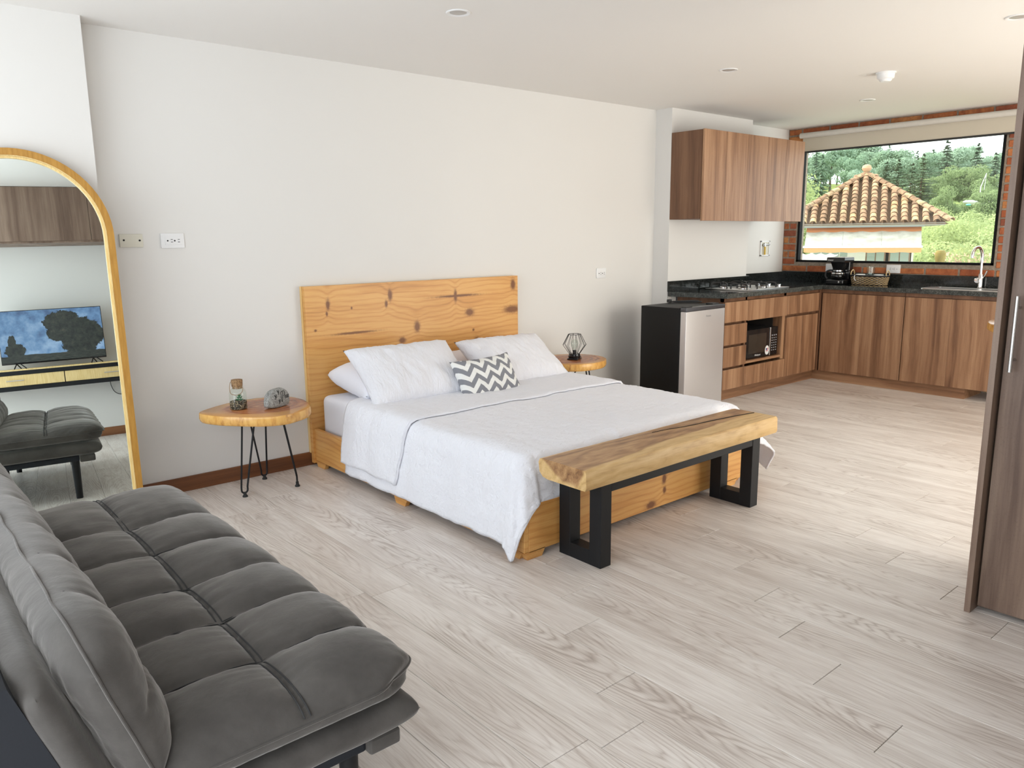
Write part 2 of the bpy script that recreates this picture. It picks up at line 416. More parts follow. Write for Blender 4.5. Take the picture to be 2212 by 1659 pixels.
# brick wall round the kitchen window
WY0, WY1, WZ0, WZ1 = 2.385, 4.195, 1.098, 2.19
wr = struct(MB().box(XR, XR+.12, YF, WY0, 0, ZC).box(XR, XR+.12, WY1, YB, 0, ZC).box(XR, XR+.12, WY0, WY1, 0, WZ0).box(XR, XR+.12, WY0, WY1, WZ1, ZC).build('wall_right', M['mortar'], smooth=None))
brick_cache = {}
def brick(y0, y1, z0, z1):
    key = (round((y1-y0), 2), round(z1-z0, 3))
    if key[0] < .03: return
    if key not in brick_cache:
        a, b = key[0]/2, key[1]/2
        me = MB().box(-.007, .03, -a, a, -b, b, .005, 1).mesh('brick', None)
        me.materials.append(M['brick']); brick_cache[key] = me
    o = bpy.data.objects.new('brick', brick_cache[key]); COL.objects.link(o); o.parent = wr
    o.location = (XR+R.uniform(-.001, .004), (y0+y1)/2, (z0+z1)/2); o.rotation_euler = (R.uniform(-.012, .012), 0, R.uniform(-.01, .01))
zr = 1.005; row = 0
PIT = .0705
while zr < ZC-.02:
    z1 = min(zr+.056, ZC-.006)
    spans = [(1.95, YB)] if (z1 < WZ0+.02 or zr > WZ1-.02) else [(1.95, WY0-.012), (WY1+.012, YB)]
    if z1 < WZ0+.02: z1 = min(z1, WZ0-.022)
    for a, b in spans:
        if b-a < .3:
            off = [a, b] if row % 2 else [a, a+(b-a)*.55, b]
            cuts = off
        else:
            off = .13*(row % 2); cuts = [a]
            y = a+.15+off-.02
            while y < b-.05: cuts.append(y); y += .285
            cuts.append(b)
        for p, q in zip(cuts, cuts[1:]): brick(p+.006, q-.006, zr+R.uniform(-.002, .002), z1+R.uniform(-.002, .002))
    zr += PIT; row += 1
win = struct(MB().box(XR-.004, XR+.05, WY0, WY0+.022, WZ0, WZ1).box(XR-.004, XR+.05, WY1-.022, WY1, WZ0, WZ1).box(XR-.004, XR+.05, WY0, WY1, WZ0, WZ0+.020).box(XR-.004, XR+.05, WY0, WY1, WZ1-.022, WZ1).build('window_1', plain('black window frame', (.006, .006, .006), .7, spec=.15), smooth=None))
MB().box(XR+.018, XR+.024, WY0+.02, WY1-.02, WZ0+.018, WZ1-.02).build('pane', M['glass'], win, smooth=None)
# roller blind
rb = thing('roller_blind', 'rolled grey fabric roller blind hanging above the kitchen window', 'blind', (7.36, 3.25, 2.16))
MB().tube([(7.365, 2.26, 2.325), (7.365, 4.185, 2.325)], .026, 16).build('roll_tube', plain('blind roll', (.60, .57, .52), .8), rb)
g = G('blind fabric'); f = g.noise(g.map(g.obj(), (1, 300, 300)), 2., 2.); g.bump(f, .1, .002)
MB().box(7.386, 7.389, 2.28, 4.17, 2.168, 2.33).build('fabric', g.fin((.56, .51, .42), .9, 0, .1), rb, smooth=None)
MB().box(7.380, 7.394, 2.28, 4.17, 2.160, 2.176, .004).build('bottom_bar', M['black_mat'], rb, smooth=None)

# ceiling fittings
def downlight(x, y, lab):
    t = thing('downlight', lab, 'ceiling light', (x, y, ZC), 'recessed ceiling downlights')
    MB().lathe([(.040, -.001), (.044, -.004), (.055, -.005), (.058, -.003), (.058, 0)], (x, y, ZC), 32).build('trim_ring', M['white_pl'], t)
    MB().lathe([(.0, -.0045), (.022, -.0045), (.034, -.003), (.040, -.0012), (.040, -.0005)], (x, y, ZC), 24).build('lamp_lens', plain('frosted lamp lens', (.42, .40, .38), .3), t)
downlight(2.334, 3.081, 'white recessed downlight in the ceiling above the bed')
downlight(4.438, 3.042, 'white recessed downlight in the ceiling in front of the fridge')
downlight(4.497, 1.448, 'white recessed downlight cut by the right photo edge by the wardrobe top')
downlight(6.283, 3.021, 'farthest white recessed downlight, nearest the kitchen window')
t = thing('smoke_detector', 'white round smoke detector on the ceiling in front of the kitchen window', 'smoke detector', (5.332, 2.455, ZC))
MB().lathe([(.062, 0), (.062, -.006), (.054, -.008), (.052, -.034), (.046, -.040)], (5.332, 2.455, ZC), 28).build('housing', M['white_pl'], t)
MB().lathe([(.046, -.040), (.040, -.042), (.036, -.050), (.030, -.056), (0, -.058)], (5.332, 2.455, ZC), 28).build('sensor_cap', M['white_pl'], t)

# wall plates (facing -y): frame + cover + slots
def slots(mb, x, z, y, s=1., vert=False):
    mb.lathe([(.0042*s, .0006), (.0042*s, -.001), (0, -.001)], seg=10, M=Matrix.Translation((x-.013*s, y, z)) @ Matrix.Rotation(pi/2, 4, 'X'))
    for dz in (-.0065*s, .0065*s): mb.box(x+.003*s, x+.013*s, y-.0008, y+.001, z+dz-.0014*s, z+dz+.0014*s)
def plate_y(name, lab, x0, x1, z0, z1, y, mat, outs=(), screws=(), cat='socket'):
    t = thing(name, lab, cat, ((x0+x1)/2, y, z0))
    MB().box(x0, x1, y-.009, y, z0, z1, .004).build('cover_plate', mat, t)
    if outs:
        xs = [o[0] for o in outs]; zz = outs[0][1]
        MB().box(min(xs)-.026, max(xs)+.026, y-.0105, y-.008, zz-.022, zz+.022, .001).build('insert', mat, t)
        for x, z in outs:
            mb = MB(); slots(mb, x, z, y-.0108); mb.build('slots', M['hole'], t)
    for x, z in screws:
        MB().lathe([(.0048, 0), (.0048, .003), (0, .003)], seg=12, M=Matrix.Translation((x, y-.0085, z)) @ Matrix.Rotation(pi/2, 4, 'X')).build('screw', M['hole'], t)
plate_y('blank_plate', 'cream blank cover plate with two screws beside the arched mirror', 1.103, 1.216, 1.345, 1.412, YB, M['cream_pl'], screws=((1.123, 1.381), (1.199, 1.379)), cat='cover plate')
plate_y('wall_socket', 'white double socket on the bare wall left of the bed', 1.303, 1.423, 1.337, 1.415, YB, M['white_pl'], outs=((1.350, 1.376), (1.386, 1.376)))
plate_y('wall_socket', 'small white socket on the wall above the bulb lamp table', 4.630, 4.740, 1.042, 1.122, YB, M['white_pl'], outs=((4.668, 1.080), (4.708, 1.080)))
# gas valve recess
t = thing('gas_valve_box', 'white recessed wall box with a yellow gas hose valve under the wall cabinets', 'valve box', (7.08, YB, 1.16))
mb = MB()
for a in ((7.0, 7.165, 1.162, 1.176), (7.0, 7.165, 1.30, 1.314), (7.0, 7.016, 1.162, 1.314), (7.149, 7.165, 1.162, 1.314)): mb.box(a[0], a[1], YB-.012, YB, a[2], a[3], .002)
mb.build('frame', M['white_pl'], t, smooth=None)
MB().box(7.012, 7.153, YB-.003, YB, 1.172, 1.304).build('back_plate', M['cream_pl'], t, smooth=None)
MB().tube([(7.06, YB-.02, 1.176), (7.06, YB-.02, 1.25), (7.05, YB-.02, 1.262)], .009, 8).build('hose', plain('yellow hose', (.65, .42, .06), .5), t)
MB().tube([(7.03, YB-.02, 1.272), (7.14, YB-.02, 1.275)], .008, 8).box(7.045, 7.065, YB-.03, YB-.01, 1.255, 1.290, .003).build('valve', M['steel'], t)

# ------------------------------------------------------------------ bed
BX0, BX1, BY0, BY1 = 2.085, 3.745, 2.362, 4.35
bed = thing('bed', 'low knotty pine double bed with a tall plank headboard', 'bed', (2.9, 3.35, 0))
HK = [(2.22, .985, .018, .045), (2.21, .93, .010, .020), (2.38, .955, .008, .012), (2.66, 1.02, .022, .05), (2.63, .965, .014, .03), (3.18, .985, .018, .055), (3.20, .985, .24, .011), (3.70, 1.04, .03, .05), (3.69, .86, .10, .035), (3.30, .865, .05, .035), (2.40, .80, .20, .010), (2.74, .72, .035, .028), (2.13, .835, .012, .010), (2.86, .80, .030, .05), (3.33, .74, .012, .012), (3.36, .665, .03, .03), (2.34, .66, .008, .008)]
HK = [(a-2.9, b, c*.8, d*.8) for a, b, c, d in HK]
m_head = m_pine('knotty pine headboard', 'x', HK)
zs = [.02, .235, .45, .665, .88, 1.10]
for i, (a, b) in enumerate(zip(zs, zs[1:])):
    MB().box(2.072+.0*i, BX1, 4.298, YB-.022, a+.0001, b-.0001).build('headboard_plank', m_head, bed, smooth=None)
MB().box(2.066, BX1-.004, YB-.021, YB-.001, .08, 1.10, .0015, 1).build('headboard_back', M['pine'] if 'pine' in M else m_pine('pale pine edge', 'z', (), ((.5, .28, .08), (.72, .46, .17), (.80, .56, .25))), bed, smooth=None)
m_rail = m_pine('pine rail', 'y', [(.55, .12, .03, .02), (-.3, .1, .02, .03)])
m_foot = m_pine('pine foot panel', 'x', [(.13, .17, .018, .03), (.135, .11, .013, .020), (.03, .055, .04, .022), (.62, .16, .02, .03)])
MB().box(BX0, BX0+.025, BY0, 4.297, .035, .235, .002, 1).build('side_rail', m_rail, bed, smooth=None)
MB().box(BX1-.025, BX1, BY0, 4.297, .035, .235, .002, 1).build('side_rail', m_rail, bed, smooth=None)
MB().box(BX0+.026, BX1-.026, BY0, BY0+.025, .030, .245, .002, 1).build('foot_panel', m_foot, bed, smooth=None)
def foot(x, y, alongy, sx=1):
    L = .085
    if alongy: P = [(y-L/2-.02, .035), (y-L/2, 0), (y+L/2, 0), (y+L/2+.02, .035)]; mm = Matrix(((0, 0, 1, x), (1, 0, 0, 0), (0, 1, 0, 0), (0, 0, 0, 1)))
    else: P = [(x-L/2-.02, .035), (x-L/2, 0), (x+L/2, 0), (x+L/2+.02, .035)]; mm = Matrix(((1, 0, 0, 0), (0, 0, 1, y), (0, 1, 0, 0), (0, 0, 0, 1)))
    MB().prism(P, 0, .025, M=mm).build('foot', m_rail, bed, smooth=None)
for y in (4.235, 3.345, 2.44): foot(BX0, y, True); foot(BX1-.025, y, True)
for x in (2.145, 3.62): foot(x, BY0, False)
MB().box(BX0+.03, BX1-.03, BY0+.03, 4.296, .13, .16).build('slat_base', m_rail, bed, smooth=None)
# mattress
def rbox(x0, x1, y0, y1, z0, z1, r, puff=.0):
    return MB().box(x0, x1, y0, y1, z0, z1, r, 5)
MX0, MX1, MY0, MY1, MZ = 2.135, 3.695, 2.405, 4.285, .441
mat_o = rbox(MX0, MX1, MY0, MY1, .162, MZ, .05).build('mattress', M['sheet'], org=(2.915, 3.34, .162), smooth=60)
tag(mat_o, 'thick mattress in a smooth white fitted sheet on the pine bed', 'mattress')
# blanket: side and foot overhang as an offset/drop profile, corners as cones
def interp(T, d):
    for (a, p), (b, q) in zip(T, T[1:]):
        if d <= b: return p+(q-p)*(d-a)/(b-a)
    return T[-1][1]
SIDE_O = [(0, 0), (.04, .036), (.07, .056), (.12, .074), (.25, .095), (.34, .108), (.42, .116), (.6, .12)]
SIDE_Z = [(0, 0), (.04, .008), (.07, .030), (.12, .080), (.25, .208), (.34, .297), (.42, .377), (.6, .55)]
bx0, bx1, by0 = 2.178, 3.652, 2.47
def cloth(a, b, top, lift, flareR=.20):
    # a: across (negative = beyond left edge), b: along from the foot (negative = beyond the foot)
    W = bx1-bx0
    da = -a if a < 0 else (a-W if a > W else 0); db = -b if b < 0 else 0
    left = a < W/2
    d = math.hypot(da, db)
    wr = .0045*ns(a*9, b*5, 3)+.0035*ns(a*22, b*17, 8)+.002*ns(a*45, b*40, 1)
    wr += .003*abs(ns(a*6+2, b*26, 5))
    if d == 0:
        return Vector((bx0+a, by0+b, top+lift+wr+.006*ns(a*3, b*3, 11)))
    o = interp(SIDE_O, d)+lift; z = top+lift-interp(SIDE_Z, d)
    phi = math.atan2(db, da)
    s2 = math.sin(2*phi) if da and db else 0
    fold = .016*ns(b*5.5 if not db else phi*4, a*.5+(0 if left else 7), 2)*min(1, d/.25)+.006*ns(b*16, d*5, 9)*min(1, d/.15)
    o += fold+wr
    o += (.055 if left else flareR)*s2*min(1, (d/.38))**1.3
    z += 0 if left else .05*s2*min(1, d/.4)
    sx = -1 if left else 1
    base = Vector((bx0 if left else bx1, by0, 0)); 
    if not db: base.y = by0+b
    if not da: base.x = bx0+a
    z += .010*ns(b*7, 4, 4)*min(1, d/.35)
    return Vector((base.x+sx*o*math.cos(phi), base.y-o*math.sin(phi), max(z+wr, .012)))
def cloth_mb(Ll, Lr, Lf, b1, top, lift, n=.014, edge=None):
    W = bx1-bx0; A = Ll+W+Lr; B = Lf+b1; nu = int(A/n); nv = int(B/n)
    def f(u, v):
        b = -Lf+v*B; el = Ll+.018*ns(b*4, 21)+(.0 if edge is None else edge(b)); er = Lr+.02*ns(b*4, 31)
        a = -el+u*(el+W+er)
        bb = b+(1-abs(2*v-1))*0+(.02*ns(a*3, 5) if v > .95 else 0)
        return cloth(a, bb, top, lift)
    return MB().grid(nu, nv, f)
bl = cloth_mb(.435, .42, .25, 1.40, .446, .004).build('blanket', M['quilt'], org=(2.9, 3.2, .45), smooth=180)
md = bl.modifiers.new('thick', 'SOLIDIFY'); md.thickness = .009; md.offset = 1
tag(bl, 'white quilted blanket draped over the bed to the floor corner', 'blanket')
fb = MB()
W_ = bx1-bx0
def ftop(u, v):
    b = .790+v*.65; el = .385+.012*ns(b*6, 3); er = .38
    a = -el+u*(el+W_+er)
    b += .012*ns(a*2.5, 9)+.065*max(0, -a)/.36*(1-v)+(.05*max(0, min(1, (-a)/.36)) if v > .5 else 0)*(v-.5)*-.4
    return cloth(a, b, .446, .017)
fo = MB().grid(160, 48, ftop).build('turned_down_edge', M['quilt'], bl, smooth=180)
md = fo.modifiers.new('thick', 'SOLIDIFY'); md.thickness = .011; md.offset = 1
def hem_tube(pts, name): 
    o = MB().tube(pts, .0065, 6).build(name, M['quilt'], bl, smooth=180)
hem_tube([ftop(u/60, 0)+Vector((0, 0, .004)) for u in range(61)], 'hem')
hem_tube([cloth(-.435-.018*ns((-.25+v/80*1.65)*4, 21), -.25+v/80*1.65, .446, .006) for v in range(81)], 'hem')
hem_tube([cloth(-.435+(.435+W_+.42)*u/80, -.25, .446, .006) for u in range(81)], 'hem')

# pillows: local x = width, y = height, z = thickness
def pillow_mb(w_, h_, t_, seed, crease=1., sag=0., n=56, ex=2.6):
    def surf(sg):
        def f(i, j):
            u, v = 2*i-1, 2*j-1
            pu = 1-.07*(1-v*v)-.0; pv = 1-.09*(1-u*u)
            x = u*w_/2*pu; y = v*h_/2*pv
            e = max(0, (1-abs(u)**ex)*(1-abs(v)**ex))
            th = t_/2*e**.55+.005*min(1, (1-max(abs(u), abs(v)))*22)
            wr = crease*(.006*ns(u*5+seed, v*2.2, 1)+.004*ns(u*11+v*3, v*3.5, seed)+.0025*ns(u*19+v*6, v*9, seed+3))*min(1, e*5)
            edge = .005*ns(u*6, v*6, seed+9)
            return Vector((x+edge*v*v, y+edge*u*u, sg*(th+wr)-sag*(u*u)*.04))
        return f
    mb = MB().grid(n, int(n*.7), surf(1)).grid(n, int(n*.7), surf(-1))
    bmesh.ops.remove_doubles(mb.bm, verts=mb.bm.verts[:], dist=1e-6)
    return mb
def place_pillow(name, lab, cat, mb, mat, c, ax, ay, group=None):
    # ax: direction of width, ay: direction of height
    X = Vector(ax).normalized(); Y = Vector(ay); Y = (Y-X*Y.dot(X)).normalized(); Z = X.cross(Y)
    mt = Matrix(((X.x, Y.x, Z.x, c[0]), (X.y, Y.y, Z.y, c[1]), (X.z, Y.z, Z.z, c[2]), (0, 0, 0, 1)))
    o = mb.build(name, mat, smooth=180); o.matrix_world = mt
    return tag(o, lab, cat, group)
place_pillow('pillow', 'flat white pillow lying under the crinkled pillow on the left side of the bed', 'pillow', pillow_mb(.70, .46, .19, 2, .5, 0, 56, 5.), M['sheet'], (2.53, 4.06, .530), (1, .02, .01), (0, 1, .16), 'bed pillows')
place_pillow('pillow', 'flat white pillow mostly hidden under the crinkled pillow on the right side', 'pillow', pillow_mb(.70, .46, .17, 12, .5, 0, 56, 5.), M['sheet'], (3.30, 4.07, .522), (1, -.02, 0), (0, 1, .16), 'bed pillows')
p1 = place_pillow('pillow', 'large crinkled white pillow leaning on the left half of the headboard', 'pillow', pillow_mb(.71, .47, .18, 5, 1.5, 0, 56, 3.2), M['pillow'], (2.515, 3.845, .592), (1, -.06, .0), (.07, .80, .62), 'bed pillows')
p2 = place_pillow('pillow', 'large crinkled white pillow leaning on the right half of the headboard', 'pillow', pillow_mb(.71, .47, .18, 9, 1.9, 0, 56, 3.2), M['pillow'], (3.335, 3.865, .570), (1, .0, -.01), (-.02, .82, .57), 'bed pillows')
def m_chevron():
    g = G('grey and white chevron cotton'); x, y, z = g.sep(g.obj())
    zig = g.math('MULTIPLY', g.math('PINGPONG', g.math('ADD', x, 1.), .052), 1.0)
    v = g.math('FRACT', g.math('ADD', g.math('DIVIDE', g.math('SUBTRACT', y, zig), .0715), 10.3))
    c = g.mix(g.math('GREATER_THAN', v, .5), (.80, .80, .78), (.235, .240, .265))
    f = g.noise(g.obj(), 300., 2.); g.bump(f, .08, .002)
    return g.fin(c, .85, 0, .15)
place_pillow('cushion', 'small grey and white chevron cushion at the middle of the bed', 'cushion', pillow_mb(.465, .285, .13, 17, 1.2), m_chevron(), (2.905, 3.62, .536), (1, .04, .02), (0, .50, .86))

# ------------------------------------------------------------------ bench
bench = thing('bench', 'thick wooden slab bench on black steel frame legs at the foot of the bed', 'bench', (2.86, 2.21, 0))
def m_slab():
    g = G('oiled slab wood'); v = g.obj(); x, y, z = g.sep(v)
    wob = g.noise(g.comb(g.math('MULTIPLY', x, 1.6), g.math('MULTIPLY', y, 4.), g.math('MULTIPLY', z, 4.)), 1.5, 3.)
    # heartwood: a core under the top face, pale sapwood along the front and the lower back
    wn = g.math('MULTIPLY', g.math('SUBTRACT', wob, .5), .10)
    ha = g.math('ADD', g.math('SUBTRACT', y, g.math('MULTIPLY_ADD', x, .085, -.055)), g.math('ADD', wn, g.math('MULTIPLY', g.math('SUBTRACT', z, .44), .45)))
    hb = g.math('SUBTRACT', g.math('SUBTRACT', z, .380), g.math('MULTIPLY', g.math('MAXIMUM', g.math('SUBTRACT', y, -.01), 0.), .55))
    heart = g.math('MULTIPLY', g.math('MINIMUM', ha, g.math('MULTIPLY_ADD', wn, .3, hb)), 70., clamp=True)
    vv = g.comb(g.math('MULTIPLY', x, .06), y, z)
    fine = g.noise(vv, 150., 4., .6); ring = g.math('PINGPONG', g.math('MULTIPLY', g.math('ADD', g.math('ADD', y, z), g.math('MULTIPLY', wob, .35)), 30.), 1.)
    mid = g.noise(g.comb(g.math('MULTIPLY', x, .5), g.math('MULTIPLY', y, 3.), z), 7., 4., .6, 1.2)
    f = g.math('ADD', g.math('MULTIPLY', ring, .2), g.math('ADD', g.math('MULTIPLY', mid, .42), g.math('MULTIPLY', fine, .38)))
    hc = g.ramp(f, [(.34, (.50, .30, .14)), (.54, (.34, .18, .078)), (.70, (.15, .068, .030))])
    sc_ = g.ramp(f, [(.30, (.72, .51, .25)), (.55, (.60, .39, .165)), (.78, (.38, .215, .075))])
    c = g.mix(heart, sc_, hc); g.bump(fine, .1, .003)
    return g.fin(c, .42, 0, .4)
M['slab'] = m_slab()
SX0, SX1, SY0, SY1, SZ0, SZ1 = 2.152, 3.560, 2.062, 2.345, .373, .459
def slab(i, j):
    x = SX0+i*(SX1-SX0)
    prof = [(SY0+.006, SZ0), (SY0, SZ0+.012), (SY0+.002, SZ1-.010), (SY0+.010, SZ1), (SY1-.03, SZ1), (SY1-.012, SZ1-.004), (SY1-.004, SZ1-.02), (SY1-.01, SZ0+.025), (SY1-.03, SZ0+.006), (SY1-.06, SZ0)]
    k = int(round(j*10)) % 10; y, z = prof[k]
    if k < 4: y += .005*ns(x*1.6, 3)+.0015*ns(x*9, 5)
    else: y += .008*ns(x*2., 8)+.003*ns(x*8, 1)
    if k in (4, 5, 6, 7, 8): z += .0
    return Vector((x, y, z))
mb = MB(); nx = 40
V = [[mb.bm.verts.new(slab(i/nx, k/10)) for k in range(10)] for i in range(nx+1)]
for i in range(nx):
    for k in range(10): mb.bm.faces.new((V[i][k], V[i][(k+1) % 10], V[i+1][(k+1) % 10], V[i+1][k]))
mb.bm.faces.new(V[0][::-1]); mb.bm.faces.new(V[-1])
mb.build('seat_slab', M['slab'], bench, smooth=50)
crk = [(3.545, 2.19, SZ1+.0005), (3.40, 2.215, SZ1+.0005), (3.22, 2.235, SZ1+.0005), (3.05, 2.25, SZ1+.0005), (2.92, 2.275, SZ1+.0005), (2.83, 2.285, SZ1+.0004)]
MB().tube(spl(crk, 4), [.0028]*10+[.0022]*6+[.0016]*5, 5).build('crack', M['hole'], bench)
T_ = .066
for x0 in (2.269, 3.388):
    MB().box(x0, x0+T_, 2.090, 2.090+T_, .0, SZ0-.001, .002, 1).box(x0, x0+T_, 2.338-T_, 2.338, .0, SZ0-.001, .002, 1).box(x0+.0004, x0+T_-.0004, 2.090+T_, 2.338-T_, 0.0, T_, .002, 1).box(x0+.0004, x0+T_-.0004, 2.090+T_, 2.338-T_, SZ0-.045, SZ0-.001, .002, 1).build('leg', M['black'], bench, smooth=None)
MB().box(2.269+T_, 3.388, 2.092, 2.092+.04, SZ0-.046, SZ0-.001, .002, 1).build('crossbar', M['black'], bench, smooth=None)

# ------------------------------------------------------------------ log-slice side tables
def m_slice(name, ox, oy):
    g = G(name); v = g.obj(); x, y, z = g.sep(v)
    wob = g.noise(v, 4., 3.); nx_ = g.sep(g.n('NewGeometry').outputs['Normal'])[2]
    d = g.math('SQRT', g.math('ADD', g.math('POWER', g.math('SUBTRACT', x, ox), 2.), g.math('POWER', g.math('MULTIPLY', g.math('SUBTRACT', y, oy), 1.25), 2.)))
    d = g.math('ADD', d, g.math('MULTIPLY', wob, .09))
    ring = g.math('PINGPONG', g.math('MULTIPLY', d, 42.), 1.)
    n2 = g.noise(v, 11., 4., .6, .8)
    top = g.ramp(g.math('ADD', g.math('MULTIPLY', ring, .25), g.math('MULTIPLY', n2, .8)), [(.25, (.52, .235, .090)), (.5, (.38, .135, .048)), (.75, (.25, .075, .028))])
    top = g.mix(g.ramp(g.math('MULTIPLY', d, 3.2), [(.86, 0.), (.98, .7)]), top, (.62, .33, .10))
    n3 = g.noise(g.comb(g.math('MULTIPLY', x, 3.), g.math('MULTIPLY', y, 3.), z), 12., 4., .65)
    side = g.ramp(n3, [(.32, (.80, .48, .15)), (.55, (.68, .36, .095)), (.72, (.42, .185, .05))])
    c = g.mix(g.math('GREATER_THAN', nx_, .55), side, top)
    g.bump(g.noise(v, 60., 3.), .12, .004)
    return g.fin(c, .24, 0, .5)
def slice_top(poly, z0, z1, root, mat, spread=1.):
    P = spl([(x, y, 0) for x, y in poly], 4, True)
    P = [(p.x, p.y) for p in P]
    cx = sum(p[0] for p in P)/len(P); cy = sum(p[1] for p in P)/len(P)
    mb = MB(); lev = [(z0, .965), (z0+.006, .985), (z0+.02, 1.004), (z1-.012, 1.0), (z1-.003, .995), (z1, .985)]
    rings = []
    for li, (z, k) in enumerate(lev):
        rings.append([mb.bm.verts.new((cx+(x-cx)*(k+.008*ns(x*14, y*14, li*.6)), cy+(y-cy)*(k+.008*ns(x*14, y*14, li*.6)), z)) for x, y in P])
    n = len(P)
    for A, B in zip(rings, rings[1:]):
        for k in range(n): mb.bm.faces.new((A[k], A[(k+1) % n], B[(k+1) % n], B[k]))
    mb.bm.faces.new(rings[0][::-1]); mb.bm.faces.new(rings[-1])
    mb.build('tabletop', mat, root, smooth=50)
def hairpin(root, a, b, ft, zt):
    # two rods from a and b at the tabletop meeting in a tight bend at the foot
    A = Vector((*a, zt)); B = Vector((*b, zt)); F = Vector((*ft, .022)); d = (B-A).normalized()*.017
    pts = [A, F-d+Vector((0, 0, .035))]+[F+Vector((0, 0, .017))+Vector((0, 0, -.017))*math.sin(t*pi)*1.0-d*math.cos(t*pi) for t in (0, .17, .33, .5, .67, .83, 1)]+[F+d+Vector((0, 0, .035)), B]
    lg = MB().tube(pts, .0052, 8).build('leg', M['black'], root)
    MB().lathe([(.014, 0), (.014, .006), (.009, .012), (.008, .022), (.010, .026), (0, .027)], (ft[0], ft[1], 0), 14).build('rubber_foot', M['rubber'], lg)
t1 = thing('side_table', 'log-slice side table holding a bottle terrarium, left of the bed', 'side table', (1.66, 4.03, 0), 'log-slice bedside tables')
T1P = [(1.350, 4.130), (1.437, 4.206), (1.569, 4.272), (1.67, 4.290), (1.756, 4.280), (1.885, 4.205), (1.912, 4.112), (1.912, 4.035), (1.89, 3.946), (1.844, 3.842), (1.728, 3.770), (1.641, 3.756), (1.55, 3.801), (1.439, 3.919), (1.375, 4.017)]
slice_top(T1P, .427, .48, t1, m_slice('log slice wood', .03, .02))
hairpin(t1, (1.537, 4.02), (1.607, 4.02), (1.524, 4.025), .43)
hairpin(t1, (1.648, 4.22), (1.752, 4.22), (1.735, 4.258), .43)
hairpin(t1, (1.735, 3.965), (1.765, 4.035), (1.818, 4.002), .43)
t2 = thing('side_table', 'log-slice side table holding the wire cage lamp, right of the bed', 'side table', (4.06, 4.05, 0), 'log-slice bedside tables')
slice_top([(4.06+.262*math.cos(a)*(1+.05*ns(a*1.3, 4)), 4.05+.250*math.sin(a)*(1+.05*ns(a*1.1, 8))) for a in [i*2*pi/16 for i in range(16)]], .427, .48, t2, m_slice('log slice wood light', .0, .0))
hairpin(t2, (3.935, 4.0), (3.965, 4.0), (3.93, 3.93), .43)
hairpin(t2, (4.02, 4.02), (4.078, 4.0), (4.03, 4.23), .43)
hairpin(t2, (4.150, 4.0), (4.180, 4.0), (4.235, 3.99), .43)

# bottle terrarium
bt = thing('bottle_terrarium', 'small corked glass bottle with gravel and a green succulent', 'terrarium', (1.545, 4.075, .48))
c0 = (1.545, 4.075, .4805)
prof = [(.001, 0), (.040, 0), (.0445, .004), (.0455, .012), (.0455, .085), (.043, .097), (.036, .108), (.028, .113), (.026, .118), (.026, .122)]
MB().lathe(prof, c0, 32).build('glass_bottle', M['jar_glass'], bt)
g = G('gravel'); vor = g.n('TexVoronoi', Vector=g.obj(), Scale=170.); c = g.ramp(g.sep(vor.outputs['Color'])[0], [(.2, (.015, .012, .010)), (.5, (.06, .045, .03)), (.75, (.22, .15, .09)), (.9, (.45, .36, .25))]); g.bump(vor.outputs['Distance'], .8, .006)
mb = MB().lathe([(0, .004), (.0435, .004), (.0437, .042), (.036, .044), (.02, .049), (0, .050)], c0, 28)
for v in mb.bm.verts:
    if v.co.z > c0[2]+.03: v.co.z += .003*ns(v.co.x*90, v.co.y*90)
mb.build('gravel', g.fin(c, .8), bt)
mb = MB()
for ring, (nl, rad, zz, tilt) in enumerate(((5, .010, .082, 1.2), (7, .017, .074, .8), (8, .022, .064, .4))):
    for k in range(nl):
        a = 2*pi*k/nl+ring*.4; d = Vector((math.cos(a), math.sin(a), 0)); s = Vector((-d.y, d.x, 0)); o_ = Vector(c0)+Vector((.006, -.004, zz-.016))
        tip = o_+d*rad+Vector((0, 0, .012*tilt)); m1 = o_+d*rad*.55+Vector((0, 0, .004*tilt))
        up = Vector((0, 0, .0035))
        A = [mb.bm.verts.new(p) for p in (o_, m1+s*.006, tip, m1-s*.006, m1+up, m1-up)]
        for q in ((0, 1, 4), (1, 2, 4), (2, 3, 4), (3, 0, 4), (1, 0, 5), (2, 1, 5), (3, 2, 5), (0, 3, 5)): mb.bm.faces.new([A[i] for i in q])
mb.build('succulent', plain('succulent leaf', (.05, .22, .10), .45), bt, smooth=None)
g = G('cork'); f = g.noise(g.obj(), 160., 4., .7); g.bump(f, .5, .004)
MB().lathe([(.0, .112), (.0255, .112), (.026, .124), (.0285, .125), (.030, .155), (.029, .160), (0, .161)], c0, 24).build('cork', g.fin(g.ramp(f, [(.35, (.13, .07, .03)), (.55, (.36, .22, .11)), (.75, (.50, .33, .18))]), .9), bt)
cz = Vector(c0)
MB().tube(spl([cz+Vector(p) for p in ((-.020, .022, .150), (-.036, -.0, .146), (-.050, -.022, .118), (-.044, -.030, .090), (-.016, -.050, .086), (.010, -.042, .100), (.022, -.022, .122))], 6), .0016, 6).build('twine_loop', plain('jute twine', (.30, .20, .11), .95), bt)

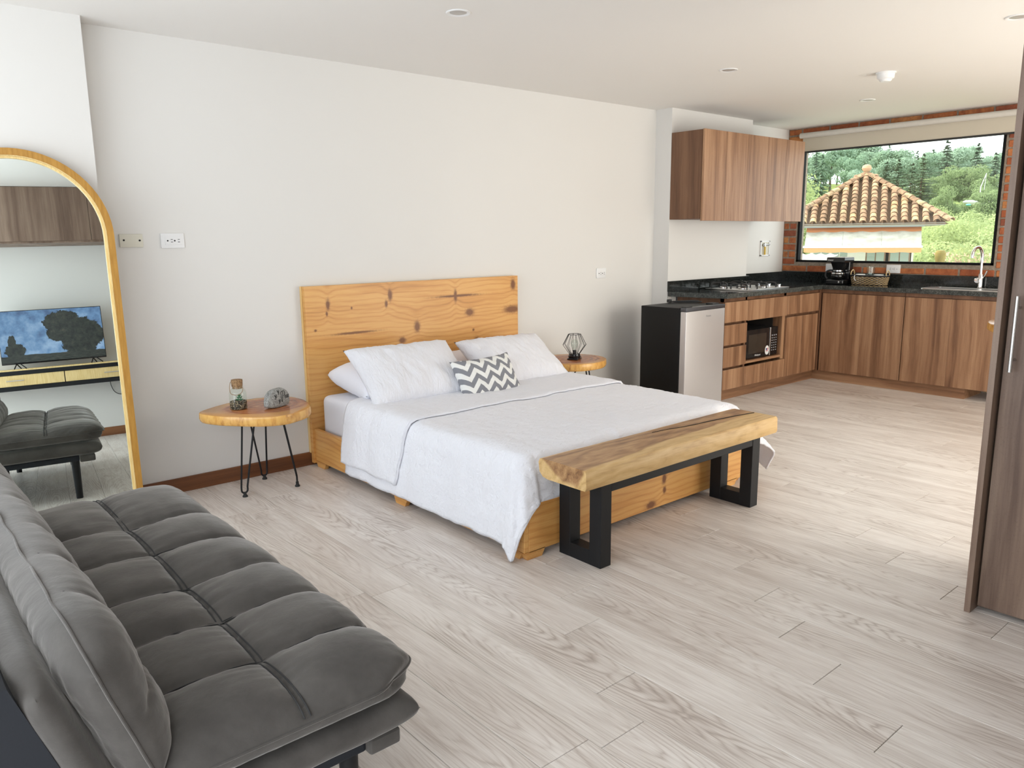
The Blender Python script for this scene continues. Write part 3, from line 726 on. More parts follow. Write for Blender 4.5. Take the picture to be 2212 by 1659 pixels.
# carved stone, its face turned toward the room
sa = math.radians(24)
st = thing('word_stone', 'grey granite stone with three black doves and the word Peace', 'ornament', (1.722, 3.985, .4802), rz=sa, local=True)
def stone_d(x, z):
    # half depth of the stone at width x, height z
    u = x/.090; v = (z-.022)/(.082 if z > .022 else .030)
    k = 1-abs(u)**2.6-abs(v)**2.4
    return .032*max(0, k)**.42
def stone(sg):
    def f(i, j):
        a = i*2*pi; r = j
        x = math.copysign(abs(math.cos(a))**.85, math.cos(a))*.0895*r; sn = math.sin(a)
        z = .022+math.copysign(abs(sn)**.85, sn)*(.0815 if sn > 0 else .0218)*r
        return Vector((x, sg*stone_d(x, z)*(1 if r < .995 else .0), z))
    return f
mb = MB().grid(56, 22, stone(-1), True).grid(56, 22, stone(1), True)
bmesh.ops.remove_doubles(mb.bm, verts=mb.bm.verts[:], dist=.0004)
g = G('speckled grey granite'); a = g.noise(g.obj(), 260., 3., .75); b = g.noise(g.obj(), 70., 3., .6); h = g.math('ADD', a, g.math('MULTIPLY', b, .5)); g.bump(h, .5, .004)
mb.build('stone', g.fin(g.ramp(g.math('ADD', g.math('MULTIPLY', a, .7), g.math('MULTIPLY', b, .3)), [(.36, (.10, .10, .095)), (.5, (.30, .30, .285)), (.64, (.52, .52, .50))]), .9, 0, .2), st, smooth=180)
M['paint_blk'] = plain('black paint', (.006, .006, .006), .5)
def drape(pts, r):
    return [Vector((x, -stone_d(x, z)-.0004, z)) for x, z in pts], r
def stroke(mb, P, r=.0017):
    P = spl([(x, 0, z) for x, z in P], 5); pts = [Vector((p.x, -stone_d(p.x, p.z)-.0003, p.z)) for p in P]
    mb.tube(pts, r, 6)
L = MB(); ox, oz = .012, .030
for S in ([(-.001, .010), (.003, .028), (.008, .046), (.010, .050)], [(.010, .050), (.002, .052), (-.006, .044), (-.008, .020), (-.006, .002), (-.002, -.001), (.001, .010)], [(.006, .050), (.016, .054), (.022, .047), (.020, .036), (.012, .029), (.006, .028)],
          [(.019, .018), (.025, .023), (.026, .028), (.022, .029), (.019, .020), (.021, .013), (.026, .013), (.030, .017)], [(.039, .027), (.034, .028), (.031, .020), (.033, .014), (.037, .016), (.040, .027), (.039, .015), (.043, .014)], [(.050, .026), (.046, .027), (.043, .020), (.046, .014), (.051, .016)], [(.052, .019), (.057, .023), (.058, .027), (.054, .028), (.052, .020), (.055, .014), (.060, .015)]):
    stroke(L, [(ox+x*1.08, oz+z*1.02) for x, z in S], .0015)
L.build('lettering', M['paint_blk'], st, smooth=180)
def dove(cx, cz, s, fl=1):
    mb = MB()
    P = [(-.010, .012), (-.004, .010), (.001, .003), (.003, .012), (.007, .015), (.006, .004), (.004, -.002), (.000, -.008), (-.003, -.015), (-.006, -.013), (-.003, -.005), (-.005, .003)]
    mb.bm.faces.new([mb.bm.verts.new((cx+fl*x*s, -stone_d(cx+fl*x*s, cz+z*s)-.0006, cz+z*s)) for x, z in P])
    bmesh.ops.triangulate(mb.bm, faces=mb.bm.faces[:])
    o = mb.build('dove', M['paint_blk'], st, smooth=None); md = o.modifiers.new('t', 'SOLIDIFY'); md.thickness = .0008
dove(-.036, .062, 1.0); dove(-.010, .083, .85); dove(-.012, .033, .95)

# cage lamp
lp = thing('cage_lamp', 'black wire cage table lamp with a clear bulb on the right side table', 'lamp', (4.066, 4.03, .48))
lc = Vector((4.066, 4.03, .4805))
MB().box(lc.x-.058, lc.x+.058, lc.y-.040, lc.y+.040, lc.z, lc.z+.012, .005, 3, M=Matrix.Translation(lc) @ Matrix.Rotation(.5, 4, 'Z') @ Matrix.Translation(-lc)).build('tray', M['black_gloss'], lp)
MB().lathe([(.044, .012), (.046, .016), (.046, .026), (.042, .030), (.041, .040), (.038, .043), (0, .043)], lc, 24).build('base', M['black_gloss'], lp)
MB().lathe([(.013, .043), (.013, .066), (.010, .068), (0, .068)], lc, 16).build('bulb_socket', M['black_mat'], lp)
for k in range(8):
    a = 2*pi*k/8+.2; d = Vector((math.cos(a), math.sin(a), 0)); s = Vector((-d.y, d.x, 0))*.0055
    mb = MB()
    for e in (-1, 1): mb.tube([lc+d*.040+s*e*.5+Vector((0, 0, .042)), lc+d*.087+s*e+Vector((0, 0, .108)), lc+d*.047+s*e*.5+Vector((0, 0, .186))], .0016, 5)
    mb.build('cage_wire', M['black_mat'], lp)
MB().tube([lc+Vector((.047*math.cos(2*pi*k/8+.2), .047*math.sin(2*pi*k/8+.2), .186)) for k in range(8)], .0022, 6, True).build('cage_ring', M['black_mat'], lp)
MB().lathe([(.010, .066), (.012, .078), (.024, .098), (.030, .116), (.026, .134), (.014, .145), (0, .148)], lc, 24).build('bulb', M['jar_glass'], lp)
MB().tube([lc+Vector((0, 0, .068)), lc+Vector((.004, 0, .10)), lc+Vector((-.004, .003, .12)), lc+Vector((.003, -.003, .125))], .0012, 5).build('filament', M['grey_pl'], lp)

# ------------------------------------------------------------------ futon sofa
sofa = thing('sofa', 'dark grey tufted futon sofa with reclined back and black tapered legs', 'sofa', (.6, 2.26, 0))
YC = [1.385, 1.63, 1.88, 2.14, 2.43, 2.72, 3.19]
XS = .622
def cell(v, B, p=2.3):
    for a, b in zip(B, B[1:]):
        if v <= b or b == B[-1]:
            s = (v-a)/(b-a); return max(0., 1-abs(2*s-1)**p)
def sp(t, k=.75): return t*(1-k)+k*(.5-.5*math.cos(pi*t))
SX_B, ZR = .330, .386
def seat_xy(i, j):
    u, v = sp(i), sp(j)
    y = YC[0]+v*(YC[-1]-YC[0])
    cy = cell(y, YC)
    xf = .908+.016*cy**.5
    # rounded plan corners
    e = abs(2*v-1)
    xf -= .07*max(0, (e-.93)/.07)**2
    x = SX_B+u*(xf-SX_B)
    f = abs(2*u-1)
    if u > .5: y += (YC[0]+.5*(YC[-1]-YC[0])-y)*.03*max(0, (f-.75)/.25)**2
    return x, y, u, v
def seat_top(i, j):
    x, y, u, v = seat_xy(i, j)
    e = max(0, (1-abs(2*u-1)**7)*(1-abs(2*v-1)**14))**.5
    c = (cell(x, [SX_B, XS, .93])*cell(y, YC))
    wr = .0055*ns(x*8, y*48, 2)*(1-c)+.004*ns(x*38, y*7, 5)*(1-c)+.003*ns(x*12, y*12, 9)
    puck = .007*max(0, ns((x+y)*34, 3.3))*max(0, 1-abs(e-.45)*3)
    z = ZR+e*(.026+.044*max(c, 0)**.38)+wr*e-puck+.010*ns(x*4.5, y*3.1, 6)*e
    return Vector((x, y, z))
def seat_bot(i, j):
    x, y, u, v = seat_xy(i, j)
    e = max(0, (1-abs(2*u-1)**14)*(1-abs(2*v-1)**40))**.5
    pk = .004*ns((x+y)*36, 4, 1)*max(0, 1-abs(e-.6)*2.2)
    return Vector((x-.006*(u > .98), y, ZR-e*.046+pk*.7))
mb = MB().grid(80, 190, seat_top).grid(40, 95, seat_bot)
bmesh.ops.remove_doubles(mb.bm, verts=mb.bm.verts[:], dist=.0006)
mb.build('seat_cushion', M['suede'], sofa, smooth=180)
def seat_z(x, y):
    cy = cell(y, YC); xf = .908+.016*cy**.5
    u = (x-SX_B)/(xf-SX_B); v = (y-YC[0])/(YC[-1]-YC[0])
    e = max(0, (1-abs(2*u-1)**7)*(1-abs(2*v-1)**14))**.5
    c = cell(x, [SX_B, XS, .93])*cy
    return ZR+e*(.026+.044*max(c, 0)**.38)
mb = MB()
for dx in (-.007, .007):
    mb.tube([(XS+dx, y, seat_z(XS+dx, y)+.010*ns((XS+dx)*4.5, y*3.1, 6)+.0008) for y in [1.39+k*(1.79)/150 for k in range(151)]], .0018, 5)
for y in YC[1:-1]:
    for dy in (-.004, .004): mb.tube([(x, y+dy, seat_z(x, y+dy)+.010*ns(x*4.5, y*3.1, 6)+.0006) for x in [.36+k*.53/50 for k in range(51)]], .0016, 5)
mb.build('seat_stitching', M['suede_dk'], sofa, smooth=180)
rim = [seat_top(k/60, 0) for k in range(61)]+[seat_top(1, k/120) for k in range(1, 121)]+[seat_top(1-k/60, 1) for k in range(1, 61)]
MB().tube([p+Vector((.002, 0, 0)) for p in rim], .0030, 6).build('piping', M['suede'], sofa, smooth=180)
def low(sg):
    def f(i, j):
        u, v = sp(i), sp(j); x = .335+u*.565; y = 1.392+v*1.785
        e = max(0, (1-abs(2*u-1)**12)*(1-abs(2*v-1)**40))**.42
        return Vector((x+.006*ns(y*6, 3)*(u > .6), y, .298+sg*(e*.041)+.003*ns(x*10, y*12, 4)))
    return f
mb = MB().grid(40, 90, low(1)).grid(40, 90, low(-1))
bmesh.ops.remove_doubles(mb.bm, verts=mb.bm.verts[:], dist=.0006)
mb.build('lower_cushion', M['suede'], sofa, smooth=180)
# back: local frame t (up the recline), n (toward the seat)
Bp, Tp = Vector((.332, .395)), Vector((.226, .705))
tv = (Tp-Bp); BL = tv.length; tv.normalize(); nv_ = Vector((tv.y, -tv.x))
def bpt(t, y, n):
    cc = max(0, (abs(2*(y-1.40)/1.77-1)-.80)/.20)
    if t > 0 and n > -.06: t *= 1-.20*min(cc, 1.)**2.4
    q = Bp+tv*(t*BL)+nv_*n
    return Vector((q.x, y, q.y))
YBK = [1.40, 1.65, 1.90, 2.15, 2.43, 2.72, 3.17]
def back_front(i, j):
    t, v = sp(i), sp(j); y = YBK[0]+v*(YBK[-1]-YBK[0])
    e = max(0, (1-abs(2*t-1)**5)*(1-abs(2*v-1)**16))**.5
    c = cell(t, [0, .45, 1.0])*cell(y, YBK)
    wr = .004*ns(t*7, y*40, 6)*(1-.5*c)+.003*ns(t*16, y*9, 2)
    return bpt(t-.02*0, y, e*(.056+.026*max(0, c)**.32)+wr*e)
def back_rear(i, j):
    t, v = sp(i), sp(j); y = YBK[0]+v*(YBK[-1]-YBK[0])
    e = max(0, (1-abs(2*t-1)**9)*(1-abs(2*v-1)**26))**.5
    return bpt(t, y, -e*(.056+.005*ns(y*28, t*6, 8)+.003*ns(y*60, t*10, 1)))
mb = MB().grid(56, 170, back_front).grid(36, 170, back_rear)
bmesh.ops.remove_doubles(mb.bm, verts=mb.bm.verts[:], dist=.0006)
mb.build('back_cushion', M['suede'], sofa, smooth=180)
seam = [bpt(k/30, YBK[0]-.001, 0) for k in range(31)]+[bpt(1, YBK[0]+(YBK[-1]-YBK[0])*k/100, .0) for k in range(1, 101)]+[bpt(1-k/30, YBK[-1], 0) for k in range(1, 31)]
MB().tube([p+Vector((.004*ns(p.y*9, 5), 0, .004*ns(p.y*11, p.z*20))) for p in seam], .0030, 6).build('piping', M['suede'], sofa, smooth=180)
mb = MB()
def bn(t, y):
    v = (y-YBK[0])/(YBK[-1]-YBK[0]); e = max(0, (1-abs(2*t-1)**5)*(1-abs(2*v-1)**16))**.5
    return e*(.056+.026*max(0, cell(t, [0, .45, 1.])*cell(y, YBK))**.32)
for y in YBK[1:-1]: mb.tube([bpt(t, y, bn(t, y)+.0006) for t in [.02+k*.96/30 for k in range(31)]], .0018, 5)
mb.tube([bpt(.45, y, bn(.45, y)+.0006) for y in [1.42+k*1.73/120 for k in range(121)]], .0018, 5)
mb.tube([bpt(1-.04*abs(n/.03), 2.13+.002*math.sin(n*200), n) for n in [0, -.01, -.02, -.035, -.05]], .0016, 5)
mb.build('back_stitching', M['suede_dk'], sofa, smooth=180)
def shell(sg):
    def f(i, j):
        t, v = sp(i), sp(j); y = 1.405+v*1.76
        e = max(0, (1-abs(2*t-1)**10)*(1-abs(2*v-1)**30))**.45
        cc = max(0, (abs(2*v-1)-.86)/.14); return bpt((-.30+t*1.27)-.12*t*cc**2, y, -.090+sg*e*(.036+.004*ns(y*9, t*5, 3)))
    return f
mb = MB().grid(40, 100, shell(1)).grid(40, 100, shell(-1))
bmesh.ops.remove_doubles(mb.bm, verts=mb.bm.verts[:], dist=.0006)
mb.build('back_shell', M['suede'], sofa, smooth=180)
mb = MB()
mm = [bpt(.97, 0, -.115), bpt(-.2, 0, -.115), Vector((.28, 0, .19)), Vector((-.05, 0, .17)), Vector((.080, 0, .672))]
mb.prism([(p.x, p.z) for p in mm], 1.42, 3.155, M=Matrix(((1, 0, 0, 0), (0, 0, 1, 0), (0, 1, 0, 0), (0, 0, 0, 1))))
mb.build('back_lining', M['navy'], sofa, smooth=None)
MB().box(.34, .775, 1.43, 3.14, .226, .258, .006).build('frame', M['navy'], sofa, smooth=None)
MB().box(.776, .858, 1.412, 3.16, .219, .259, .010, 3).build('frame_rail', M['suede'], sofa)
for x, y in ((.752, 1.475), (.752, 3.09), (.40, 1.475), (.40, 3.09)):
    MB().lathe([(.017, 0), (.018, .003), (.023, .227), (0, .227)], (x, y, 0), 20).build('leg', M['black'], sofa)

# ------------------------------------------------------------------ kitchen
def text(s, size, mt, parent, mat, name='lettering', shear=0.):
    cu = bpy.data.curves.new('t', 'FONT'); cu.body = s; cu.size = size; cu.align_x = 'CENTER'; cu.align_y = 'CENTER'; cu.extrude = .0004; cu.shear = shear; cu.resolution_u = 2
    to = bpy.data.objects.new('t', cu); COL.objects.link(to)
    me = bpy.data.meshes.new_from_object(to.evaluated_get(bpy.context.evaluated_depsgraph_get()))
    bpy.data.objects.remove(to); bpy.data.curves.remove(cu)
    me.transform(mt); return link(name, me, mat, parent)
FY = Matrix.Rotation(pi/2, 4, 'X')                      # text facing -y
FX = Matrix.Rotation(-pi/2, 4, 'Z') @ Matrix.Rotation(pi/2, 4, 'X')   # text facing -x
def front(name, root, x0, x1, z0, z1, y=3.685, th=.018):
    return MB().box(x0, x1, y, y+th, z0, z1, .0012, 1).build(name, M['kit'], root, smooth=None)
YBACK = 4.165
ua = thing('drawer_unit', 'walnut base unit with a stack of four drawers beside the fridge', 'cabinet', (5.63, 3.9, .09))
MB().box(5.456, 5.472, 3.704, YBACK, .092, .864).box(5.781, 5.796, 3.704, YBACK, .092, .864).box(5.472, 5.781, 3.73, YBACK, .092, .864).box(5.456, 5.796, 3.704, 3.73, .834, .864).build('body', M['kit_dark'], ua, smooth=None)
for z0, z1 in ((.663, .832), (.474, .642), (.287, .453), (.098, .266)): front('drawer', ua, 5.462, 5.795, z0, z1)
ub = thing('microwave_unit', 'walnut base unit with an open niche holding the microwave', 'cabinet', (6.11, 3.9, .09))
MB().box(5.798, 5.806, 3.704, YBACK, .092, .864).box(5.798, 6.428, 3.704, 3.72, .834, .864).build('body', M['kit_dark'], ub, smooth=None)
MB().box(5.8065, 6.371, 4.14, YBACK, .092, .864).box(5.8065, 6.371, 3.72, 4.14, .66, .69).box(5.8065, 5.812, 3.715, 4.14, .307, .66).box(6.366, 6.3715, 3.79, 4.139, .307, .66).build('niche_lining', M['dark_in'], ub, smooth=None)
MB().box(6.372, 6.392, 3.700, 4.14, .268, .66).box(6.392, 6.428, 3.704, 4.14, .092, .864).build('side_panel', M['kit'], ub, smooth=None)
MB().box(5.806, 6.376, 3.700, 4.14, .286, .306).build('shelf', M['kit_x'], ub, smooth=None)
front('drawer', ub, 5.799, 6.426, .658, .832); front('lower_panel', ub, 5.799, 6.426, .098, .264)
uc = thing('corner_unit', 'walnut base unit with one drawer over two doors at the kitchen corner', 'cabinet', (6.71, 3.9, .09))
MB().box(6.430, 6.998, 3.72, YBACK, .092, .864).box(6.430, 6.998, 3.704, 3.72, .834, .864).build('body', M['kit_dark'], uc, smooth=None)
front('drawer', uc, 6.431, 6.988, .663, .832)
front('door', uc, 6.431, 6.6995, .097, .639); front('door', uc, 6.7005, 6.980, .097, .639)
def side_unit(lab, y0, y1, ys):
    t = thing('sink_unit', lab, 'cabinet', (7.2, (y0+y1)/2, .09))
    MB().box(7.032, 7.415, y0, y1, .088, .864).box(7.016, 7.032, y0, y1, .834, .864).build('body', M['kit_dark'], t, smooth=None)
    for a, b in ys: MB().box(7.010, 7.029, a, b, .090, .829, .0012, 1).build('door', M['kit'], t, smooth=None)
side_unit('walnut base unit with two tall doors under the coffee maker and basket', 2.911, 3.68, ((3.2875, 3.664), (2.914, 3.2865)))
side_unit('walnut base unit with two tall doors under the sink, cut by the wardrobe', 2.00, 2.909, ((2.5305, 2.907), (2.15, 2.5295)))
struct(MB().box(5.50, 7.06, 3.735, 3.75, 0, .091).build('trim_1', M['kit_x'], smooth=None))
struct(MB().box(7.03, 7.045, 2.376, 3.735, 0, .087).box(7.045, 7.41, 2.376, 2.391, 0, .087).build('trim_2', M['kit_y'], smooth=None))
struct(MB().box(6.999, 7.031, 3.682, 3.72, .088, .864).build('trim_3', M['kit_dark'], smooth=None))
wt = thing('worktop', 'L-shaped black granite worktop with rough speckled front edge', 'worktop', (6.4, 3.8, .866))
PO = [(5.442, 3.655), (6.985, 3.655), (6.985, 2.0), (7.425, 2.0), (7.425, 4.345), (6.525, 4.345), (6.525, 4.180), (5.345, 4.180), (5.325, 4.14)]
mb = MB(); mb.prism(PO, .866, .905)
for f in mb.bm.faces:
    f.material_index = 0 if abs(f.normal.z) > .5 else 1
mb.bm.normal_update()
for f in mb.bm.faces: f.material_index = 0 if abs(f.normal.z) > .5 else 1
me = mb.mesh('slab', None); me.materials.append(M['granite']); me.materials.append(M['granite_edge']); link('slab', me, None, wt)
MB().box(5.335, 6.545, 4.163, 4.183, .905, .993, .001, 1).build('splashback', M['granite'], wt, smooth=None)
MB().box(6.525, 6.545, 4.183, 4.345, .905, .993, .001, 1).box(6.545, 7.425, 4.326, 4.346, .905, .998, .001, 1).build('splashback', M['granite'], wt, smooth=None)
MB().box(7.404, 7.426, 2.0, 4.326, .905, 1.003, .001, 1).build('splashback', M['granite'], wt, smooth=None)
# gas hob
hb = thing('gas_hob', 'stainless steel gas hob with four burners and black pan supports', 'hob', (6.17, 3.92, .905))
MB().box(5.795, 6.465, 3.70, 4.125, .905, .915, .004, 2).build('plate', M['steel'], hb)
k = 0
for bx, by, br in ((5.93, 3.82, .042), (5.93, 4.02, .034), (6.23, 3.82, .034), (6.23, 4.02, .046)):
    MB().lathe([(br*1.25, .915), (br*1.25, .922), (br, .926), (br*.9, .930)], (bx, by, 0), 24).build('burner_ring', M['steel'], hb)
    MB().lathe([(br*.8, .930), (br*.8, .938), (br*.6, .941), (0, .942)], (bx, by, 0), 24).build('burner_cap', M['black_mat'], hb)
    mb = MB()
    for q in range(4):
        a = q*pi/2+pi/4; d = Vector((math.cos(a), math.sin(a), 0)); o_ = Vector((bx, by, 0))
        mb.tube(spl([o_+d*.112+Vector((0, 0, .915)), o_+d*.110+Vector((0, 0, .945)), o_+d*.098+Vector((0, 0, .958)), o_+d*.06+Vector((0, 0, .960)), o_+d*.028+Vector((0, 0, .958))], 4), .0065, 6)
    mb.build('pan_support', M['black_mat'], hb)
for ky in (3.77, 3.87, 3.97, 4.07):
    MB().lathe([(.016, .915), (.015, .933), (.012, .936), (0, .936)], (6.41, ky, 0), 18).build('knob', M['chrome'], hb)
# microwave
mw = thing('microwave', 'black microwave oven with a round flag sticker in the cabinet niche', 'microwave', (6.11, 3.92, .306))
MB().box(5.862, 6.366, 3.752, 4.10, .316, .560, .004).build('body', M['black_mat'], mw)
MB().box(5.858, 6.246, 3.732, 3.751, .312, .562, .004).build('door', M['black_gloss'], mw)
MB().box(5.900, 6.180, 3.7305, 3.733, .352, .520, .004).build('door_window', plain('smoked mesh window', (.035, .028, .022), .2), mw)
MB().box(6.238, 6.247, 3.728, 3.733, .312, .562, .001, 1).build('door_strip', M['chrome'], mw)
MB().box(6.249, 6.368, 3.732, 3.751, .312, .562, .004).build('control_panel', M['black_gloss'], mw)
mb = MB()
for r_ in range(7):
    for c_ in range(3): mb.box(6.268+c_*.032, 6.284+c_*.032, 3.7310, 3.7325, .350+r_*.022, .358+r_*.022+(.004 if r_ == 6 else 0))
mb.build('keypad_marks', M['grey_pl'], mw, smooth=None)['kind'] = 'stuff'
for x_, y_ in ((5.92, 3.80), (6.31, 3.80), (5.92, 4.05), (6.31, 4.05)): MB().lathe([(.016, .306), (.016, .316)], (x_, y_, 0), 12).build('foot', M['rubber'], mw)
sk = (6.198, 3.7312, .362)
RX = lambda c, s_: Matrix.Translation(c) @ Matrix.Rotation(pi/2, 4, 'X') @ Matrix.Diagonal((s_[0], s_[1], 1, 1))
MB().lathe([(0, 0), (.034, 0), (.034, .0008), (0, .0008)], seg=28, M=RX(sk, (1, 1.22))).build('sticker', M['white_pl'], mw)
mb = MB().box(sk[0]-.020, sk[0]-.001, sk[1]-.0014, sk[1]-.0009, sk[2]-.001, sk[2]+.018); mb.build('sticker_blue', plain('navy print', (.03, .05, .16), .5), mw, smooth=None)
mb = MB()
for i_, (a, b) in enumerate(((.001, .021), (.001, .021), (-.020, .016))): mb.box(sk[0]+a, sk[0]+b, sk[1]-.0014, sk[1]-.0009, sk[2]+.012-i_*.011, sk[2]+.018-i_*.011)
mb.build('sticker_red', plain('red print', (.45, .03, .03), .5), mw, smooth=None)
text('Whirlpool', .022, Matrix.Translation((6.05, 3.7318, .333)) @ FY, mw, M['white_pl'])
# wall cabinet
wc = thing('wall_cabinet', 'walnut wall cabinet with five doors above the gas hob', 'cabinet', (6.1, 4.0, 1.49))
MB().box(5.346, 6.518, 3.878, 4.183, 1.506, 2.204).box(6.518, 6.868, 3.878, 4.348, 1.506, 2.204).build('body', M['kit_dark'], wc, smooth=None)
MB().box(5.342, 5.3465, 3.880, 4.184, 1.508, 2.203).build('end_panel', m_laminate('walnut end panel', (.085, .04, .021), (.155, .075, .039), (.22, .115, .062)), wc, smooth=None)
for i in range(5): MB().box(5.342+i*.3068+.0008, 5.342+(i+1)*.3068-.0008, 3.858, 3.876, 1.491, 2.206, .001, 1).build('door', M['kit'], wc, smooth=None)

# fridge (local: x width, y depth from the door front)
fr = thing('mini_fridge', 'small silver-door fridge with black sides at the end of the worktop', 'fridge', (4.757, 3.545, 0), rz=.015, local=True)
FW = .505
MB().box(.0, FW, .062, .43, .03, .838, .006).build('cabinet', plain('black fridge side', (.005, .005, .005), .45, spec=.25), fr)
MB().box(.002, FW-.002, .05, .063, .05, .83).build('door_seal', M['hole'], fr, smooth=None)
MB().box(.0, FW, .0, .052, .055, .812, .004).build('door', M['fridge'], fr)
MB().box(-.001, FW+.001, -.001, .053, .8135, .842, .004).build('door_cap', M['fridge_trim'], fr)
MB().box(.02, .10, .02, .06, .8425, .848).build('hinge', M['black_mat'], fr, smooth=None)
MB().box(FW-.09, FW-.01, .05, .12, .838, .850, .003).build('hinge', M['black_mat'], fr, smooth=None)
for x, y in ((.05, .10), (FW-.05, .10), (.05, .39), (FW-.05, .39)): MB().lathe([(.02, 0), (.018, .032), (0, .032)], (x, y, 0), 12).build('foot', M['rubber'], fr)
text('Hisense', .021, Matrix.Translation((.285, -.0005, .765)) @ FY, fr, M['grey_pl'])
pc = thing('power_cord', 'coiled black power cord with plug lying on top of the fridge', 'cord', (5.12, 3.93, .84))
MB().tube(spl([(5.10, 3.95, .848), (5.15, 3.90, .846), (5.22, 3.80, .846), (5.24, 3.76, .850), (5.20, 3.79, .853), (5.12, 3.90, .853), (5.11, 3.94, .850), (5.19, 3.83, .858), (5.23, 3.78, .856)], 6), .0045, 6).build('cable', M['black_mat'], pc)
MB().box(5.065, 5.10, 3.945, 3.975, .841, .868, .006).build('plug', M['black_mat'], pc)
MB().box(5.070, 5.073, 3.953, 3.959, .868, .886).box(5.088, 5.091, 3.953, 3.959, .868, .886).build('plug_pins', M['steel'], pc, smooth=None)

# sockets on the brick wall
def plate_x(lab, y0, y1, z0, z1, outs):
    x = XR-.008
    t = thing('wall_socket', lab, 'socket', (x, (y0+y1)/2, z0))
    MB().box(x-.010, x+.02, y0, y1, z0, z1, .004).build('cover_plate', M['white_pl'], t)
    mb = MB()
    for y, z in outs:
        mb.box(x-.0112, x-.0095, y-.017, y-.013, z-.003, z+.003)
        for dz in (-.0065, .0065): mb.box(x-.0112, x-.0095, y+.003, y+.013, z+dz-.0015, z+dz+.0015)
    mb.build('slots', M['hole'], t, smooth=None)
plate_x('white double socket on the brick wall right of the wicker basket', 3.148, 3.272, 1.012, 1.088, ((3.190, 1.05), (3.226, 1.05)))
plate_x('white socket on the brick wall half hidden behind the coffee maker', 3.755, 3.865, 1.012, 1.086, ())
# coffee maker, facing -x
cm = thing('coffee_maker', 'black drip coffee maker with glass carafe on the worktop', 'coffee maker', (7.25, 3.63, .905))
cx, cy, cz = 7.24, 3.63, .9055
MB().box(cx-.10, cx+.09, cy-.085, cy+.085, cz, cz+.042, .012, 3).build('base', M['black_gloss'], cm)
MB().box(cx+.015, cx+.09, cy-.085, cy+.085, cz+.04, cz+.245, .012, 3).build('tower', M['black_gloss'], cm)
MB().prism([(cx-.095, cy-.088), (cx+.09, cy-.088), (cx+.09, cy+.088), (cx-.095, cy+.088)], cz+.205, cz+.246, inset=.004).lathe([(.055, .135), (.075, .19), (.086, .206), (0, .206)], (cx-.012, cy, cz), 28).build('brew_basket', M['black_gloss'], cm)
MB().box(cx-.096, cx+.091, cy-.089, cy+.089, cz+.2465, cz+.252, .002, 1).build('lid', plain('polished lid', (.30, .30, .31), .12), cm, smooth=None)
MB().lathe([(.050, .044), (.060, .056), (.063, .078), (.056, .100), (.044, .116), (.044, .124)], (cx-.035, cy, cz), 28).build('carafe', m_glass('carafe glass', (.42, .40, .38), 1.6), cm)
MB().lathe([(.046, .122), (.046, .130), (.020, .134), (0, .134)], (cx-.035, cy, cz), 24).lathe([(.060, .0985), (.0585, .106), (.054, .108)], (cx-.035, cy, cz), 28).build('carafe_band', M['chrome'], cm)
MB().tube(spl([(cx-.035, cy+.046, cz+.126), (cx-.045, cy+.078, cz+.128), (cx-.050, cy+.108, cz+.112), (cx-.050, cy+.116, cz+.075), (cx-.045, cy+.100, cz+.050)], 5), .0085, 8).build('carafe_handle', M['black_mat'], cm)
MB().lathe([(.009, 0), (.009, .004), (0, .005)], seg=14, M=Matrix.Translation((cx-.100, cy-.045, cz+.022)) @ Matrix.Rotation(-pi/2, 4, 'Y')).build('switch', M['chrome'], cm)
text('Oster', .024, Matrix.Translation((cx-.0958, cy+.05, cz+.226)) @ FX, cm, M['white_pl'])
# wicker basket
wk = thing('wicker_basket', 'black and natural wicker basket of cups on the worktop', 'basket', (7.26, 3.36, .905))
bx_, by_, bz_ = 7.265, 3.352, .9055
def ringpt(t, z, d=0.):
    k = 1+.10*(z/.082); a, b = .062*k, .150*k
    th = 2*pi*t; n_ = 4.
    c, s = math.cos(th), math.sin(th)
    r = (abs(c)**n_+abs(s)**n_)**(-1/n_)
    return Vector((bx_+(a+d)*r*c, by_+(b+d)*r*s, bz_+z))
nat = plain('natural wicker', (.55, .40, .21), .7); dkw = plain('dark wicker', (.06, .035, .02), .7)
mb1, mb2 = MB(), MB()
for i in range(7):
    (mb1).tube([ringpt(k/96, .008+i*.0105+.0035*math.sin(k*pi/2+i*pi), .003*math.cos(k*pi/2+i*pi)) for k in range(96)], .0036, 5, True)
o = mb1.build('natural_strands', nat, wk, smooth=180); o['kind'] = 'stuff'
for i in range(7):
    mb2.tube([ringpt(k/96, .0132+i*.0105+.0035*math.sin(k*pi/2+i*pi), -.003*math.cos(k*pi/2+i*pi)) for k in range(96)], .0034, 5, True)
o = mb2.build('dark_strands', dkw, wk, smooth=180); o['kind'] = 'stuff'
MB().tube([ringpt(k/64, .084) for k in range(64)], .008, 8, True).build('rim', M['black_mat'], wk)
MB().prism([tuple(ringpt(k/32, 0, -.004))[:2] for k in range(32)], bz_, bz_+.004).build('bottom', dkw, wk, smooth=None)
for s_ in (-1, 1):
    MB().tube(spl([(bx_-.035, by_+s_*.164, bz_+.082), (bx_-.03, by_+s_*.164, bz_+.115), (bx_, by_+s_*.162, bz_+.135), (bx_+.03, by_+s_*.164, bz_+.115), (bx_+.035, by_+s_*.164, bz_+.082)], 5), .005, 6).build('handle', nat, wk)
